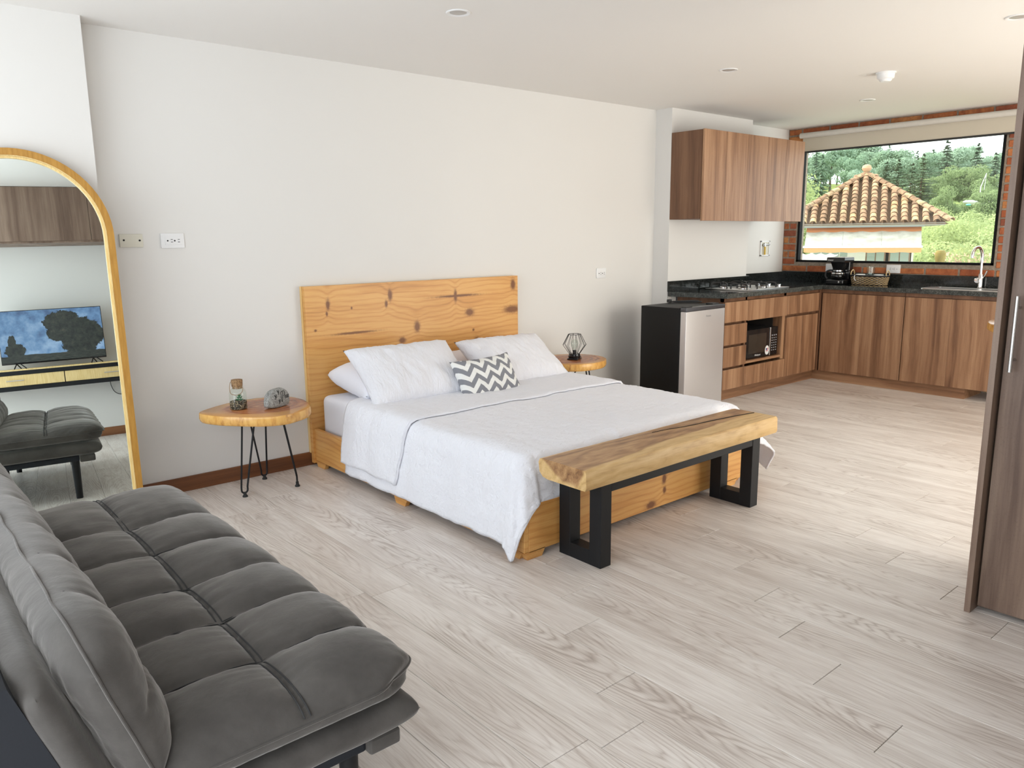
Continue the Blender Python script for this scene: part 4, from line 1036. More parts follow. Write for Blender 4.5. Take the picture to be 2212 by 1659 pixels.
def cup(x, y, lab, rz):
    t = thing('cup', lab, 'cup', (x, y, bz_+.006), 'white cups in the basket')
    MB().lathe([(0, .0), (.028, 0), (.034, .010), (.040, .050), (.043, .092), (.040, .092), (.036, .050), (.028, .012), (0, .010)], (x, y, bz_+.006), 28).build('bowl', M['ceramic'], t)
    d = Vector((math.cos(rz), math.sin(rz), 0)); c = Vector((x, y, bz_+.006))
    MB().tube(spl([c+d*.040+Vector((0, 0, .080)), c+d*.060+Vector((0, 0, .078)), c+d*.064+Vector((0, 0, .055)), c+d*.050+Vector((0, 0, .035)), c+d*.038+Vector((0, 0, .034))], 4), .0045, 6).build('handle', M['ceramic'], t)
cup(7.245, 3.430, 'white cup in the wicker basket, next to the coffee maker', 2.6)
cup(7.245, 3.262, 'white cup in the wicker basket, at the end by the socket', 2.2)
tg = tag(MB().lathe([(0, 0), (.032, 0), (.036, .160), (.0345, .160), (.030, .006), (0, .006)], (7.272, 3.350, bz_+.006), 28).build('drinking_glass', M['jar_glass'], org=(7.272, 3.350, bz_)), 'clear drinking glass standing between the cups in the wicker basket', 'glass')
# sink and tap
sk_ = thing('sink', 'stainless steel inset sink in the granite beside the wardrobe', 'sink', (7.2, 2.4, .905))
def rr(x0, x1, y0, y1, r, n=6):
    P = []
    for cx_, cy_, a0 in ((x1-r, y1-r, 0), (x0+r, y1-r, pi/2), (x0+r, y0+r, pi), (x1-r, y0+r, 3*pi/2)):
        P += [(cx_+r*math.cos(a0+k*pi/2/n), cy_+r*math.sin(a0+k*pi/2/n)) for k in range(n+1)]
    return P
mb = MB(); lev = [(rr(7.035, 7.325, 2.04, 2.815, .05), .9052), (rr(7.037, 7.323, 2.042, 2.813, .05), .911), (rr(7.06, 7.30, 2.065, 2.79, .05), .911), (rr(7.065, 7.295, 2.07, 2.785, .05), .9065)]
rings = [[mb.bm.verts.new((x, y, z)) for x, y in P] for P, z in lev]
n_ = len(rings[0])
for A, B in zip(rings, rings[1:]):
    for k in range(n_): mb.bm.faces.new((A[k], A[(k+1) % n_], B[(k+1) % n_], B[k]))
mb.bm.faces.new(rings[-1])
mb.build('basin', M['steel'], sk_)
tp = thing('tap', 'tall chrome gooseneck kitchen tap standing behind the sink', 'tap', (7.36, 2.45, .905))
tx, ty = 7.362, 2.452
MB().lathe([(.026, .905), (.026, .912), (.020, .916), (.019, 1.02), (.015, 1.03)], (tx, ty, 0), 24).build('body', M['chrome'], tp)
MB().tube(spl([(tx, ty, 1.02), (tx, ty+.002, 1.13), (tx-.006, ty+.004, 1.20), (tx-.045, ty+.012, 1.247), (tx-.095, ty+.022, 1.247), (tx-.132, ty+.030, 1.215), (tx-.140, ty+.032, 1.165)], 6), .0125, 12).build('spout', M['chrome'], tp)
MB().lathe([(.022, -.012), (.026, -.006), (.026, .010), (.020, .016), (0, .017)], seg=20, M=Matrix.Translation((tx-.020, ty+.014, .972)) @ Matrix.Rotation(-pi/2, 4, 'Y')).tube([(tx, ty-.01, .985), (tx-.01, ty-.04, 1.03), (tx-.012, ty-.050, 1.055)], .007, 8).build('lever', M['chrome'], tp)

# ------------------------------------------------------------------ wardrobe
wd = thing('wardrobe', 'tall walnut wardrobe greyed for cool light, with steel bar handle at the right', 'wardrobe', (3.35, .25, 0))
MB().box(3.000, 3.60, .922, .942, 0, 2.40).build('side_panel', M['ward'], wd, smooth=None)
MB().box(3.075, 3.60, YF+.003, .921, .05, 2.40).build('body', M['ward_dark'], wd, smooth=None)
MB().box(3.085, 3.60, YF+.003, .921, .0, .05).build('plinth', M['ward_dark'], wd, smooth=None)
for y0, y1, hy in ((.470, .914, .882), (.018, .466, .052), (YF+.004, .014, -.03)):
    d = MB().box(3.046, 3.066, y0, y1, .018, 2.395, .001, 1).build('door', M['ward'], wd, smooth=None)
    if hy > -.02:
        MB().tube([(3.008, hy, .905), (3.008, hy, 1.165)], .0065, 12).tube([(3.008, hy, .945), (3.046, hy, .945)], .005, 8).tube([(3.008, hy, 1.125), (3.046, hy, 1.125)], .005, 8).build('handle', M['steel'], d)

# bar table half hidden behind the wardrobe
rt = thing('bar_table', 'round log-slice table edge peeking out behind the wardrobe', 'table', (6.08, 1.49, 0))
slice_top([(6.08+.44*math.cos(i*pi/10), 1.49+.44*math.sin(i*pi/10)) for i in range(20)], .715, .775, rt, m_slice('log slice wood red', 0, 0))
for a in (.3, 2.4, 4.5): MB().tube([(6.08+.22*math.cos(a), 1.49+.22*math.sin(a), .72), (6.08+.30*math.cos(a), 1.49+.30*math.sin(a), 0)], .014, 10).build('leg', M['black'], rt)

# ------------------------------------------------------------------ arched mirror leaning on the column
mr = thing('arched_mirror', 'tall arched floor mirror with golden wood frame leaning on the wall', 'mirror', (.628, 4.050, .0), local=True)
mr.rotation_mode = 'XYZ'
MI = Matrix.Rotation(math.radians(-4.8), 4, 'Z') @ Matrix.Rotation(math.radians(-3.5), 4, 'X')
mr.rotation_euler = MI.to_euler()
HW, HT = .388, 1.792
def arch(r, z0, y, n=36):
    cz_ = HT-HW
    return [Vector((r, y, z0))]+[Vector((r*math.cos(pi*k/n), y, cz_+r*math.sin(pi*k/n))) for k in range(n+1)]+[Vector((-r, y, z0))]
def band(mb, prof, z0=0.):
    Rg = [[mb.bm.verts.new(p) for p in arch(HW-ins, z0+ins, y)] for ins, y in prof]
    n = len(Rg[0]); m_ = len(Rg)
    for q in range(m_):
        A, B = Rg[q], Rg[(q+1) % m_]
        for k in range(n): mb.bm.faces.new((A[k], A[(k+1) % n], B[(k+1) % n], B[k]))
g = G('golden wood'); v = g.obj(); f = g.noise(g.map(v, (30, 30, 3)), 3., 4., .6); mb_c = g.ramp(f, [(.35, (.47, .245, .045)), (.65, (.35, .165, .022))])
M['gold'] = g.fin(mb_c, .45)
g = G('pale wood edge'); f = g.noise(g.map(g.obj(), (60, 60, 4)), 3., 3.); M['pale'] = g.fin(g.ramp(f, [(.3, (.80, .62, .30)), (.7, (.66, .47, .19))]), .5)
mb = MB(); band(mb, [(0, 0), (0, .030), (.030, .030), (.030, 0)]); mb.build('frame', M['gold'], mr)
mb = MB(); band(mb, [(.0305, .002), (.0305, .029), (.034, .029), (.034, .002)]); mb.build('inner_lining', M['pale'], mr)
mb = MB(); band(mb, [(.0345, .012), (.0345, .029), (.043, .029), (.043, .012)]); mb.build('inner_bead', M['pale'], mr)
mb = MB(); mb.bm.faces.new([mb.bm.verts.new(p) for p in arch(HW-.042, .042, .022)]); mb.build('mirror_glass', M['mirror'], mr, smooth=None)
mb = MB(); mb.bm.faces.new([mb.bm.verts.new(p) for p in arch(HW-.01, .01, .0305)]); mb.build('backing', M['ward_dark'], mr, smooth=None)

# ------------------------------------------------------------------ the television wall, seen in the mirror
YT = YF
cs = thing('television_console', 'black and pale wood floating console with two drawers under the television', 'console', (.79, -.27, .55))
MB().box(-.02, 1.62, YT, -.122, .728, .742).build('top', M['pale'], cs, smooth=None)
MB().box(-.02, 1.62, YT, -.120, .692, .7275).box(-.02, 1.62, YT, -.120, .545, .585).box(-.02, 1.62, YT, -.15, .585, .692).build('body', M['black'], cs, smooth=None)
for x0, x1 in ((0., .788), (.796, 1.59)):
    d = MB().box(x0, x1, -.15, -.128, .588, .689, .001, 1).build('drawer', M['pale'], cs, smooth=None)
    c_ = (x0+x1)/2
    MB().tube([(c_-.07, -.108, .64), (c_+.07, -.108, .64)], .005, 8).tube([(c_-.05, -.108, .64), (c_-.05, -.128, .64)], .004, 6).tube([(c_+.05, -.108, .64), (c_+.05, -.128, .64)], .004, 6).build('handle', M['steel'], d)
tv_ = thing('television', 'flat screen television showing a landscape picture, seen in the mirror', 'television', (.735, -.21, .742))
MB().box(.305, 1.165, -.235, -.200, .786, 1.282, .004).build('casing', M['black_gloss'], tv_)
def m_screen():
    g = G('screen picture'); x, y, z = g.sep(g.obj())
    # object coordinates are relative to the set: x -.43...43, z .04...54
    X = x; Z = z
    n1 = g.noise(g.obj(), 7., 5., .6); n2 = g.noise(g.obj(), 26., 5., .7)
    sky = g.ramp(g.math('ADD', n1, g.math('MULTIPLY', Z, .35)), [(.45, (.42, .62, .92)), (.62, (.20, .38, .68)), (.8, (.09, .17, .36))])
    def blob(cx, cz, rx, rz, k=.45):
        a = g.math('DIVIDE', g.math('SUBTRACT', X, cx), rx); b = g.math('DIVIDE', g.math('SUBTRACT', Z, cz), rz)
        d = g.math('SQRT', g.math('ADD', g.math('MULTIPLY', a, a), g.math('MULTIPLY', b, b)))
        return g.math('LESS_THAN', g.math('ADD', d, g.math('MULTIPLY', g.math('SUBTRACT', n2, .5), 1.7*k)), .95)
    m1 = None
    for b_ in ((.10, .41, .17, .11), (.20, .33, .22, .13), (.32, .28, .12, .12), (.05, .30, .10, .07), (.22, .20, .16, .12)):
        q = blob(*b_); m1 = q if m1 is None else g.math('MAXIMUM', m1, q)
    m2 = g.math('MAXIMUM', blob(-.31, .17, .09, .07), blob(-.33, .23, .035, .09))
    tree = g.ramp(n2, [(.35, (.008, .012, .014)), (.6, (.04, .05, .04)), (.8, (.13, .10, .07))])
    gnd = g.math('LESS_THAN', g.math('ADD', Z, g.math('MULTIPLY', g.math('SUBTRACT', n1, .5), .04)), .125)
    gc = g.ramp(g.noise(g.map(g.obj(), (4, 1, 26)), 4., 4., .7), [(.35, (.012, .016, .016)), (.6, (.05, .06, .05)), (.8, (.16, .10, .07))])
    c = g.mix(m1, sky, tree); c = g.mix(m2, c, tree); c = g.mix(gnd, c, gc)
    g.fin((.01, .01, .01), .25); g.set(g.b.inputs['Emission Color'], c); g.b.inputs['Emission Strength'].default_value = .75
    return g.m
MB().box(.311, 1.159, -.1995, -.1985, .800, 1.276).build('screen', m_screen(), tv_, smooth=None)
for x in (.42, 1.05):
    MB().tube([(x, -.215, .790), (x-.02, -.135, .746)], .005, 6).tube([(x, -.215, .790), (x+.03, -.29, .746)], .005, 6).tube([(x+.03, -.215, .790), (x+.075, -.14, .746)], .005, 6).build('stand_leg', M['black'], tv_)
wk2 = thing('overhead_cabinet', 'walnut overhead cabinet above the television, seen in the mirror', 'cabinet', (.7, -.27, 1.89))
MB().box(-.25, 1.95, YT+.003, -.140, 1.888, ZC-.004).build('body', M['ward'], wk2, smooth=None)
for x0, x1 in ((-.25, 1.159), (1.162, 1.95)): MB().box(x0, x1, -.139, -.121, 1.905, ZC-.003, .001, 1).build('door', M['ward'], wk2, smooth=None)
tag(MB().tube(spl([(1.18, -.40, .545), (1.185, -.395, .49), (1.21, -.40, .43), (1.26, -.405, .40), (1.32, -.41, .41)], 6), .0035, 6).build('hanging_cable', M['black_mat'], org=(1.2, -.4, .45)), 'thin black cable hanging under the television console, seen in the mirror', 'cable')

# ------------------------------------------------------------------ outside the kitchen window
def at(az, r, z=0.): a = math.radians(az); return Vector((r*math.cos(a), r*math.sin(a), z))
def gz(r, az):
    # the ground falls from the terrace, then climbs to the wooded ridge
    k = [(0, -3.2), (24, -3.4), (34, -3.0), (50, -1.2), (62, .8), (75, 2.2), (95, 4.0), (130, 7.2), (165, 9.5), (260, 8.)]
    z = interp(k, r)
    return z+(az-21.5)*.20*max(0, min(1, (r-60)/60))+.25*ns(r*.07, az*.3)
g = G('hillside grass'); f = g.noise(g.obj(), .35, 5., .65); f2 = g.noise(g.obj(), 3., 3.)
gm = g.fin(g.ramp(g.math('ADD', g.math('MULTIPLY', f, .7), g.math('MULTIPLY', f2, .3)), [(.35, (.06, .12, .03)), (.5, (.16, .20, .06)), (.68, (.30, .27, .11))]), .95, 0, .1)
mb = MB()
def gr(i, j):
    az = 4+i*42; r = 9+251*j**1.6
    p = at(az, r); p.z = gz(r, az); return p
mb.grid(50, 60, gr); go = struct(mb.build('ground', gm, smooth=180))

# tiled pavilion
AZ = math.radians(25.43)
PO_ = at(25.43, 20.0, 0); ea = Vector((math.cos(AZ), math.sin(AZ), 0)); er = Vector((math.sin(AZ), -math.cos(AZ), 0))
pv = thing('pavilion', 'small white pavilion with a tiled pyramid roof, awning and clay ball', 'building', (PO_.x, PO_.y, -3.2), rz=AZ-pi/2, local=True)
# local: x to the right, y away from the window, z from the ground
ZG = 3.2; EZ = ZG+1.60; AP = ZG+2.70; HS = 1.60
m_tile = G('clay roof tile'); g = m_tile; v = g.off(g.obj(), 9); n1 = g.noise(v, 9., 4., .65); n2 = g.noise(v, 35., 4., .7)
bc = g.ramp(g.rnd(), [(0, (.24, .145, .09)), (.3, (.33, .20, .125)), (.6, (.40, .25, .155)), (.85, (.47, .34, .19)), (1, (.46, .23, .12))])
c = g.mix(g.ramp(n1, [(.42, 0.), (.66, .75)]), bc, (.10, .075, .05)); c = g.mix(g.ramp(n2, [(.6, 0.), (.75, .6)]), c, (.50, .44, .30)); g.bump(n2, .4, .01)
m_tile = g.fin(c, .9, 0, .15)
def roof_pt(face, s, t):
    # s in -1..1 along the eave, t 0..1 from eave to apex
    w_ = HS*(1-t)
    p = {0: (s*HS, -w_), 1: (w_, s*HS), 2: (-s*HS, w_), 3: (-w_, -s*HS)}[face]
    return Vector((p[0], p[1], EZ+(AP-EZ)*t))
mb = MB()
ap = (0, 0, AP-.05)
cs_ = [(-HS, -HS, EZ-.05), (HS, -HS, EZ-.05), (HS, HS, EZ-.05), (-HS, HS, EZ-.05)]
for i in range(4): mb.quad(cs_[i], cs_[(i+1) % 4], ap)
mb.quad(*cs_[::-1]); mb.build('roof_deck', plain('old tile bed', (.14, .085, .05), .95), pv, smooth=None)
def tile_mesh(r0, r1, L, seg=6, th=.012):
    mb = MB()
    o0 = []
    for (r, y) in ((r0, 0), (r1, L)):
        o0.append(([mb.bm.verts.new((r*math.cos(pi*k/seg), y, r*.85*math.sin(pi*k/seg))) for k in range(seg+1)], [mb.bm.verts.new(((r-th)*math.cos(pi*k/seg), y, (r-th)*.85*math.sin(pi*k/seg))) for k in range(seg+1)]))
    (a, ai), (b, bi) = o0
    for k in range(seg):
        mb.bm.faces.new((a[k], a[k+1], b[k+1], b[k])); mb.bm.faces.new((ai[k+1], ai[k], bi[k], bi[k+1])); mb.bm.faces.new((a[k+1], a[k], ai[k], ai[k+1]))
    me = mb.mesh('roof_tile', 60); me.materials.append(m_tile); return me
tme = tile_mesh(.072, .056, .215); SL = math.hypot(HS, AP-EZ); PITCH = .198; ROWL = .150
side = MB()
for face in range(4):
    aface = [0, pi/2, pi, 3*pi/2][face]
    for c_ in range(-8, 9):
        sx = c_*PITCH
        if abs(sx) > HS-.06: continue
        n_rows = int((SL*(1-abs(sx)/HS)-.05)/ROWL)+1
        for r_ in range(n_rows):
            t = r_*ROWL/SL
            p = Matrix.Rotation(aface, 4, 'Z') @ Vector((sx, -HS*(1-t)-.03, EZ+(AP-EZ)*t+.0))
            mt = Matrix.Translation(p) @ Matrix.Rotation(aface+R.uniform(-.05, .05), 4, 'Z') @ Matrix.Rotation(math.atan2(AP-EZ, HS)-.05+R.uniform(-.02, .02), 4, 'X')
            if face == 0:
                o = bpy.data.objects.new('roof_tile', tme); COL.objects.link(o); o.parent = pv; o.matrix_local = mt
            else:
                b2 = bmesh.new(); b2.from_mesh(tme); b2.transform(mt)
                mm_ = bpy.data.meshes.new('x'); b2.to_mesh(mm_); b2.free(); side.bm.from_mesh(mm_); bpy.data.meshes.remove(mm_)
o = side.build('far_roof_tiles', m_tile, pv); o['kind'] = 'stuff'
rme = tile_mesh(.088, .076, .24)
for ci, (sx, sy) in enumerate(((-1, -1), (1, -1), (1, 1), (-1, 1))):
    A = Vector((sx*HS*1.03, sy*HS*1.03, EZ+.01)); B = Vector((0, 0, AP+.02)); d = B-A; Ln = d.length; d.normalize()
    for k in range(int(Ln/.19)):
        p = A+d*(k*.19); X = d.cross(Vector((0, 0, 1))).normalized(); Zv = X.cross(d)
        o = bpy.data.objects.new('ridge_tile', rme); COL.objects.link(o); o.parent = pv
        o.matrix_local = Matrix(((X.x, d.x, Zv.x, p.x), (X.y, d.y, Zv.y, p.y), (X.z, d.z, Zv.z, p.z), (0, 0, 0, 1))) @ Matrix.Rotation(-.04, 4, 'X')
MB().lathe([(.0, -.02), (.06, -.02), (.05, .02), (.085, .05), (.105, .10), (.085, .155), (.04, .18), (0, .185)], (0, 0, AP+.03), 20).build('clay_ball', plain('pale clay', (.50, .31, .18), .85), pv)
MB().box(-1.55, 1.55, -1.575, -1.545, EZ-.075, EZ-.02).box(-1.5, 1.5, -1.545, 1.5, EZ-.075, EZ-.05).build('eave_board', plain('grey eave paint', (.36, .33, .27), .8), pv, smooth=None)
MB().box(-1.2, 1.18, -1.50, -1.30, EZ-.10, EZ-.0755).build('gutter', plain('grey gutter', (.33, .36, .37), .6), pv, smooth=None)
wpv = plain('pale plaster', (.72, .70, .63), .9)
MB().box(-1.04, 1.04, -1.05, 1.2, 0, ZG+.62).box(-1.04, -1.0, -1.05, 1.2, 0, EZ-.1).box(-1.04, 1.04, -1.02, 1.2, ZG+1.25, EZ-.1).box(1.0, 1.04, -1.05, 1.2, 0, EZ-.1).box(-1.04, 1.04, 1.1, 1.2, 0, EZ-.1).build('walls', wpv, pv, smooth=None)
pal = plain('greenish window glass', (.34, .40, .35), .12)
brn = plain('brown window frame', (.22, .13, .08), .6)
for x0, x1 in ((-1.0, -.62), (-.62, -.24), (.10, .50), (.56, .98)):
    f_ = MB().box(x0, x1, -1.06, -1.03, ZG+.62, ZG+1.25).build('window', brn if x0 > 0 else wpv, pv, smooth=None)
    MB().box(x0+.03, (x0+x1)/2-.012, -1.066, -1.0605, ZG+.65, ZG+1.22).build('pane', pal, f_, smooth=None)
    MB().box((x0+x1)/2+.012, x1-.03, -1.066, -1.0605, ZG+.65, ZG+1.22).build('pane', pal, f_, smooth=None)
MB().box(-.24, .10, -1.06, -1.03, ZG+.62, ZG+1.25).build('column', wpv, pv, smooth=None)
# awning: orange scalloped top strip, pale cloth slope, white bar, peach valance
og = plain('orange awning trim', (.72, .27, .10), .85); pe = plain('peach awning valance', (.66, .30, .13), .85)
g = G('weathered awning cloth'); f = g.noise(g.map(g.obj(), (1.2, 1, 2.5)), 3., 4., .6); cl = g.fin(g.ramp(f, [(.35, (.48, .45, .37)), (.6, (.70, .67, .58))]), .9)
yT, yB, zT, zB = -1.20, -1.72, ZG+1.50, ZG+1.105
mb = MB()
for k in range(3):
    x0, x1 = -1.13+k*.757+.002, -1.13+(k+1)*.757-.002
    mb.quad((x0, yT, zT), (x1, yT, zT), (x1, yB, zB), (x0, yB, zB))
o = mb.build('awning_cloth', cl, pv, smooth=None); o.modifiers.new('s', 'SOLIDIFY').thickness = .006
mb = MB(); n_ = 36
def scal(x): return .030*abs(math.sin(x*8.))
for k in range(n_):
    x0, x1 = -1.13+k*2.27/n_, -1.13+(k+1)*2.27/n_
    mb.quad((x0, yT, zT+.025), (x1, yT, zT+.025), (x1, yT-.125-scal(x1), zT-.075-.76*scal(x1)), (x0, yT-.125-scal(x0), zT-.075-.76*scal(x0)))
o = mb.build('awning_trim', og, pv, smooth=None); o.modifiers.new('s', 'SOLIDIFY').thickness = .006
MB().box(-1.16, 1.16, yB-.03, yB+.02, zB-.035, zB+.01, .006).build('awning_bar', plain('white awning bar', (.82, .81, .78), .5), pv)
mb = MB()
for k in range(n_):
    x0, x1 = -1.14+k*2.28/n_, -1.14+(k+1)*2.28/n_
    mb.quad((x0, yB-.01, zB-.036), (x1, yB-.01, zB-.036), (x1, yB-.012, zB-.12-.5*scal(x1)), (x0, yB-.012, zB-.12-.5*scal(x0)))
o = mb.build('awning_valance', pe, pv, smooth=None); o.modifiers.new('s', 'SOLIDIFY').thickness = .006
for s_ in (-1, 1): MB().tube([(s_*1.08, -1.05, ZG+1.0), (s_*1.12, yB, zB-.01)], .014, 6).build('awning_arm', M['white_pl'], pv)

# vegetation
def leaf_mat(name, cols):
    g = G(name); r = g.rnd(); n = g.noise(g.pos(), 1.2, 3., .6)
    c = g.mix(n, cols[0], cols[1]); c = g.mix(g.math('MULTIPLY', r, .6), c, cols[2])
    df = g.n('BsdfDiffuse', Color=c).outputs[0]; tl = g.n('BsdfTranslucent', Color=c).outputs[0]
    ms = g.n('MixShader'); g.set(ms.inputs[0], .4); g.set(ms.inputs[1], df); g.set(ms.inputs[2], tl); g.nt.links.new(ms.outputs[0], g.o.inputs['Surface'])
    return g.m
def leaves(mb, c, rad, n, size, rr_, flat=1.):
    for _ in range(n):
        d = Vector((rr_.gauss(0, 1), rr_.gauss(0, 1), rr_.gauss(0, 1))).normalized()*rad*(.55+.45*rr_.random()**.5)
        d.z *= flat
        p = Vector(c)+d
        nn = (d.normalized()+Vector((rr_.uniform(-.7, .7), rr_.uniform(-.7, .7), rr_.uniform(-.3, .9)))).normalized()
        a = nn.orthogonal().normalized(); b = nn.cross(a); th = rr_.uniform(0, 6.28)
        a, b = a*math.cos(th)+b*math.sin(th), b*math.cos(th)-a*math.sin(th)
        s_ = size*rr_.uniform(.6, 1.25)
        mb.quad(p-a*s_, p-b*s_*.55, p+a*s_, p+b*s_*.55)
def broad(seed, H, W, size, n=2600, flat=.75, layers=0):
    rr_ = random.Random(seed); mb = MB(); cl = 16
    for i in range(cl):
        a = rr_.uniform(0, 6.28); h = rr_.uniform(.38, .95); rr0 = W*.5*math.sqrt(max(.05, 1-((h-.6)/.45)**2))*rr_.uniform(.35, .85)
        leaves(mb, (rr0*math.cos(a), rr0*math.sin(a), H*h), W*rr_.uniform(.16, .26), n//cl, size, rr_, flat if not layers else .35)
    return mb
def conifer(seed, H, W, size, n=2400, droop=.25, gap=0.):
    rr_ = random.Random(seed); mb = MB(); L = 20
    for i in range(L):
        f = i/(L-1); z = H*(.18+.80*f); w_ = W*.5*(1-f)**.85*rr_.uniform(.75, 1.15)+.08
        nb = max(4, int(9*(1-f))+3)
        for k in range(nb):
            a = 6.28*k/nb+rr_.uniform(-.3, .3); ln = w_*rr_.uniform(.45, 1.25); z_ = z+rr_.uniform(-.22, .22)
            m_ = max(4, int(n/(L*8)))
            for q in range(m_):
                s_ = (q+.5)/m_; p = Vector((ln*s_*math.cos(a), ln*s_*math.sin(a), z_-droop*ln*s_+.05*rr_.uniform(-1, 1)))
                d = Vector((math.cos(a)+rr_.uniform(-.8, .8), math.sin(a)+rr_.uniform(-.8, .8), rr_.uniform(-.5, .25))).normalized()*size
                sd = Vector((-math.sin(a), math.cos(a), rr_.uniform(-.4, .4)))*size*.45
                mb.quad(p-d*.5, p+sd, p+d, p-sd)
    return mb
def trunk_mb(H, r): return MB().tube([(0, 0, -.5), (.05*H*.3, 0, H*.3), (0, .02*H, H*.7)], [r, r*.75, r*.3], 7)
bark = plain('tree bark', (.12, .085, .06), .95)
lm_far_haze = leaf_mat('far foliage paled for haze', ((.20, .31, .22), (.33, .44, .31), (.36, .46, .37)))  # distance haze is put into these paler leaf colours; no haze volume
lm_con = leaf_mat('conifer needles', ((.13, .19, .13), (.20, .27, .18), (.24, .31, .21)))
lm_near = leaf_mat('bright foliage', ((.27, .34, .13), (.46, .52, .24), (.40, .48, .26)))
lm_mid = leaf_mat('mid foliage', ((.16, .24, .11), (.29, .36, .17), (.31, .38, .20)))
def tree(name, lab, az, r, H, crown_me, trunk_me, group=None, sc_=1., z=None, cat='tree'):
    p = at(az, r); p.z = gz(r, az) if z is None else z
    t = thing(name, lab, cat, p, group, rz=R.uniform(0, 6.28), local=True)
    t.scale = (sc_*R.uniform(.9, 1.1),)*2+(sc_,)
    for nm, me in (('crown', crown_me), ('trunk', trunk_me)):
        o = bpy.data.objects.new(nm, me); COL.objects.link(o); o.parent = t
    return t
def mk(mb, mat):
    me = mb.mesh('crown', None); me.materials.append(mat); return me
tr1 = trunk_mb(7, .18).mesh('trunk'); tr1.materials.append(bark)
far_cr = [mk(broad(s_, 6.5, 5.2, .15, 5200), lm_far_haze) for s_ in (1, 2, 3)]+[mk(conifer(4, 7.5, 3.8, .20, 5000, .15), lm_far_haze)]
con_cr = [mk(conifer(5, 7.5, 4.2, .17, 6500, .12), lm_con), mk(conifer(6, 7.5, 4.8, .17, 7500, .05), lm_con)]
near_cr = [mk(broad(11, 6., 6.5, .075, 15000, .6, 1), lm_near), mk(broad(12, 6., 6., .075, 14000, .7), lm_near)]
mid_cr = [mk(broad(21, 6., 5.5, .12, 7000, .7), lm_mid), mk(broad(22, 6., 5., .12, 7000, .7), lm_mid)]
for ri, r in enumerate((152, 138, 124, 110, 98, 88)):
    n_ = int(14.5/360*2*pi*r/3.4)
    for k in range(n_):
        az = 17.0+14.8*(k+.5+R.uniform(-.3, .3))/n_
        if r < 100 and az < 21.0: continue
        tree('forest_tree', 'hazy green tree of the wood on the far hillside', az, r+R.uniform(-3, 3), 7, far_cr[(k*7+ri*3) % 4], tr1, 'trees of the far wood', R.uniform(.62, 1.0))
for az, r, top, lab, q in ((20.9, 92, .0985, 'tallest dark conifer standing against the white sky right of the roof', 0), (19.22, 92, .0925, 'dark conifer on the ridge above the white mast', 1), (18.25, 96, .083, 'dark conifer on the ridge at the right edge of the window', 0),
                       (22.15, 74, .0845, 'broad dark pine rising just right of the pavilion roof', 1), (23.55, 78, .0800, 'dark pine behind the right roof slope', 1), (24.25, 84, .0790, 'slender dark pine nearest the roof ball', 0), (22.75, 80, .076, 'small dark pine between two larger pines', 0)):
    H = 1.38+top*r-gz(r, az); tree('conifer', lab, az, r, H, con_cr[q], tr1, None, H/7.45)
for i_, (az, r, top, lab) in enumerate(((20.4, 84, .066, 'round tree on the ridge right of the tallest conifer'), (19.6, 86, .070, 'round tree on the ridge between two conifers'), (18.5, 84, .066, 'round tree below the right edge conifer'), (21.4, 80, .062, 'round tree below the tallest conifer'), (19.0, 70, .052, 'round tree right behind the white mast'), (18.2, 64, .045, 'leafy tree at the right edge of the window above the slope'), (20.6, 66, .045, 'leafy tree on the yellowish slope above the white boat'))):
    H = 1.38+top*r-gz(r, az); tree('round_tree', lab, az, r, H, mid_cr[i_ % 2], tr1, None, H/6.)
for i_, (az, r, top, q, lab) in enumerate(((20.35, 33, .008, 0, 'bright yellow-green spreading tree right of the pavilion'), (19.0, 36, .004, 0, 'bright flat-topped tree behind the kitchen tap'), (18.0, 40, .012, 1, 'bright leafy tree at the right window edge'), (21.4, 30, -.003, 1, 'bright bush close beside the pavilion wall'), (19.6, 46, .013, 1, 'leafy tree below the white boat'), (20.9, 48, .020, 1, 'leafy tree behind the roof corner'), (18.7, 29, -.012, 1, 'bright low bush behind the tap spout'), (20.0, 27, -.016, 0, 'bright low tree at the bottom of the window'))):
    H = 1.38+top*r-gz(r, az); tree('leafy_tree', lab, az, r, H, near_cr[q], tr1, None, H/5.9)
for az, r, top, lab in ((29.7, 26, .055, 'tall green tree at the left window edge by the wall cabinet'), (29.0, 24, -.008, 'green bush below the left end of the eave')):
    H = 1.38+top*r-gz(r, az); tree('leafy_tree', lab, az, r, H, near_cr[1], tr1, None, H/6.)
# banana plant
bp = thing('banana_plant', 'bright green banana plant beside the pavilion wall', 'plant', at(21.45, 17.5, -2.6), local=True)
lm_b = plain('banana leaf', (.28, .40, .06), .5)
MB().tube([(0, 0, -.6), (0, 0, 2.9)], .08, 8).build('stem', lm_b, bp)
for k in range(7):
    a = k*.9; d = Vector((math.cos(a), math.sin(a), 0)); s_ = Vector((-d.y, d.x, 0)); mb = MB()
    P = [Vector((0, 0, 2.8))+d*(.5*t)+Vector((0, 0, .75*t-.75*t*t*1.1)) for t in [i/8 for i in range(9)]]
    for i in range(8):
        w0, w1 = [.11*math.sin(pi*min(.98, max(.05, (i+e)/8)))+.01 for e in (0, 1)]
        mb.quad(P[i]-s_*w0, P[i]+s_*w0, P[i+1]+s_*w1, P[i+1]-s_*w1)
    mb.build('leaf', lm_b, bp, smooth=180)
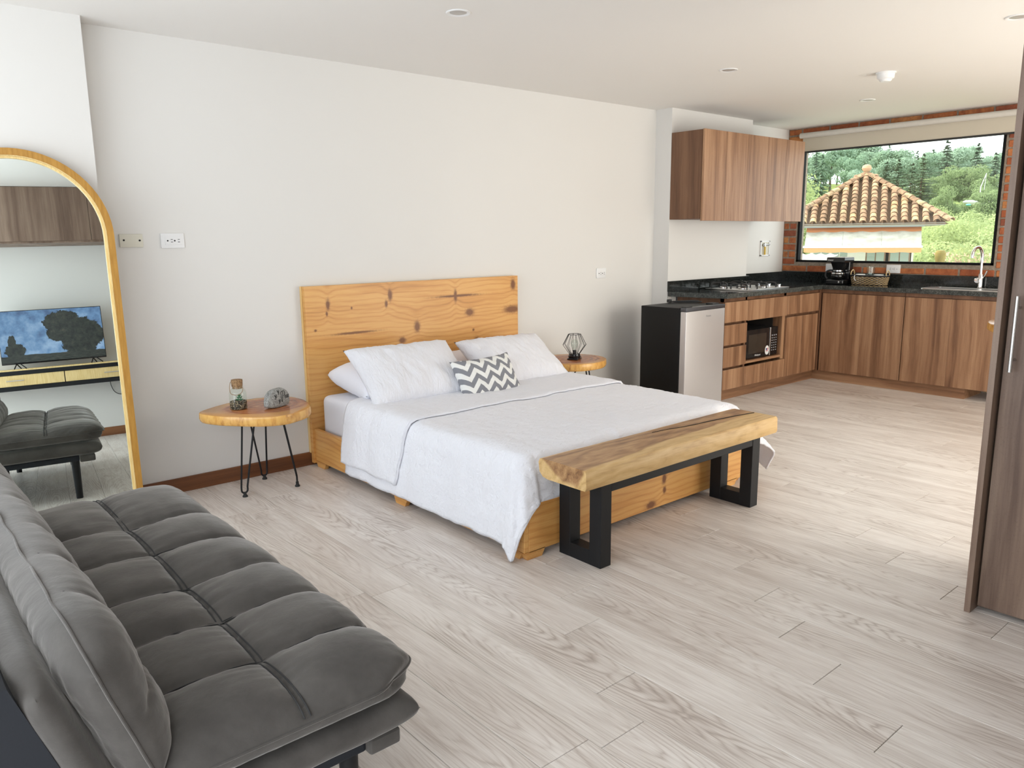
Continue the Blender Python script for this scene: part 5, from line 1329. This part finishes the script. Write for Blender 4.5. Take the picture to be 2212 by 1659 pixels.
# post, boat with mast, neighbouring roofs
pt = thing('mossy_post', 'mossy brown stone post beside the banana plant', 'post', at(20.75, 22, -3.3), local=True)
MB().lathe([(.14, 0), (.115, .3), (.105, 4.0), (.12, 4.05), (.12, 4.18), (.09, 4.24), (0, 4.25)], seg=16).build('shaft', plain('mossy stone', (.26, .20, .06), .95, 0, .4, 6), pt)
b_r, b_az = 66, 18.95
bz0 = 1.38+.0312*b_r; P0 = at(b_az, b_r, bz0)
bo = thing('boat', 'white boat with a tall slanting mast laid up on the slope', 'boat', P0, rz=math.radians(b_az-90), local=True); bo.location.z += .12
mb = MB()
hull = lambda i, j: Vector((-.95+2.0*i, (.38*math.sin(pi*min(.97, i+.12)))*math.cos(pi*j), -.34*math.sin(pi*j)*(math.sin(pi*min(.96, i*.85+.12)))+.05*i))
mb.grid(14, 9, hull); o = mb.build('hull', plain('white hull', (.80, .82, .84), .4), bo, smooth=180); o.modifiers.new('s', 'SOLIDIFY').thickness = .02
MB().box(-.85, 1.0, -.24, .24, .03, .06).build('deck', M['white_pl'], bo, smooth=None)
MB().tube([(.05, 0, .05), (.06, 0, .95), (.33, 0, 1.9)], [.035, .03, .018], 6).build('mast', M['white_pl'], bo)
MB().tube([(.33, 0, 1.9), (.28, 0, .75)], .016, 5).build('backstay', M['white_pl'], bo)
tag(MB().ball(at(19.47, 62, 1.38+.0290*62), .18, 2, 1.5, .8, .4).build('tarpaulin', plain('turquoise cover', (.10, .48, .42), .6), org=at(19.47, 62, 1.38+.0298*62)), 'small turquoise tarpaulin heap left of the white boat', 'tarpaulin')
def shed(name, lab, az, r, ztop, wdt, dep, drop, rz, col):
    p = at(az, r, 0); t = thing(name, lab, 'roof', (p.x, p.y, -3.4), rz=rz, local=True)
    zt = ztop+3.4
    mb = MB(); n_ = int(wdt/.16)
    def rf(i, j): return Vector((-wdt/2+i*wdt, -dep/2+j*dep, zt-drop*(1-j)+.012*math.sin(i*n_*2*pi)))
    mb.grid(n_*6+1, 4, rf); o = mb.build('corrugated_roof', plain('old roof sheet '+name, col, .8, 0, .25, 6), t, smooth=180); o.modifiers.new('s', 'SOLIDIFY').thickness = .02
    MB().box(-wdt/2+.2, wdt/2-.2, -dep/2+.3, dep/2-.2, 0, zt-drop-.1).build('walls', wpv, t, smooth=None)
shed('neighbour_roof', 'brown ribbed roof corner behind the tap at the lower right of the window', 17.0, 26, .80, 3.0, 2.6, .75, math.radians(17.0-90+35), (.36, .24, .16))
shed('neighbour_roof', 'pale sloping roof at the lower left corner of the window', 29.9, 15.4, .99, 1.1, 2.0, .32, math.radians(29.2-90-20), (.45, .44, .39))
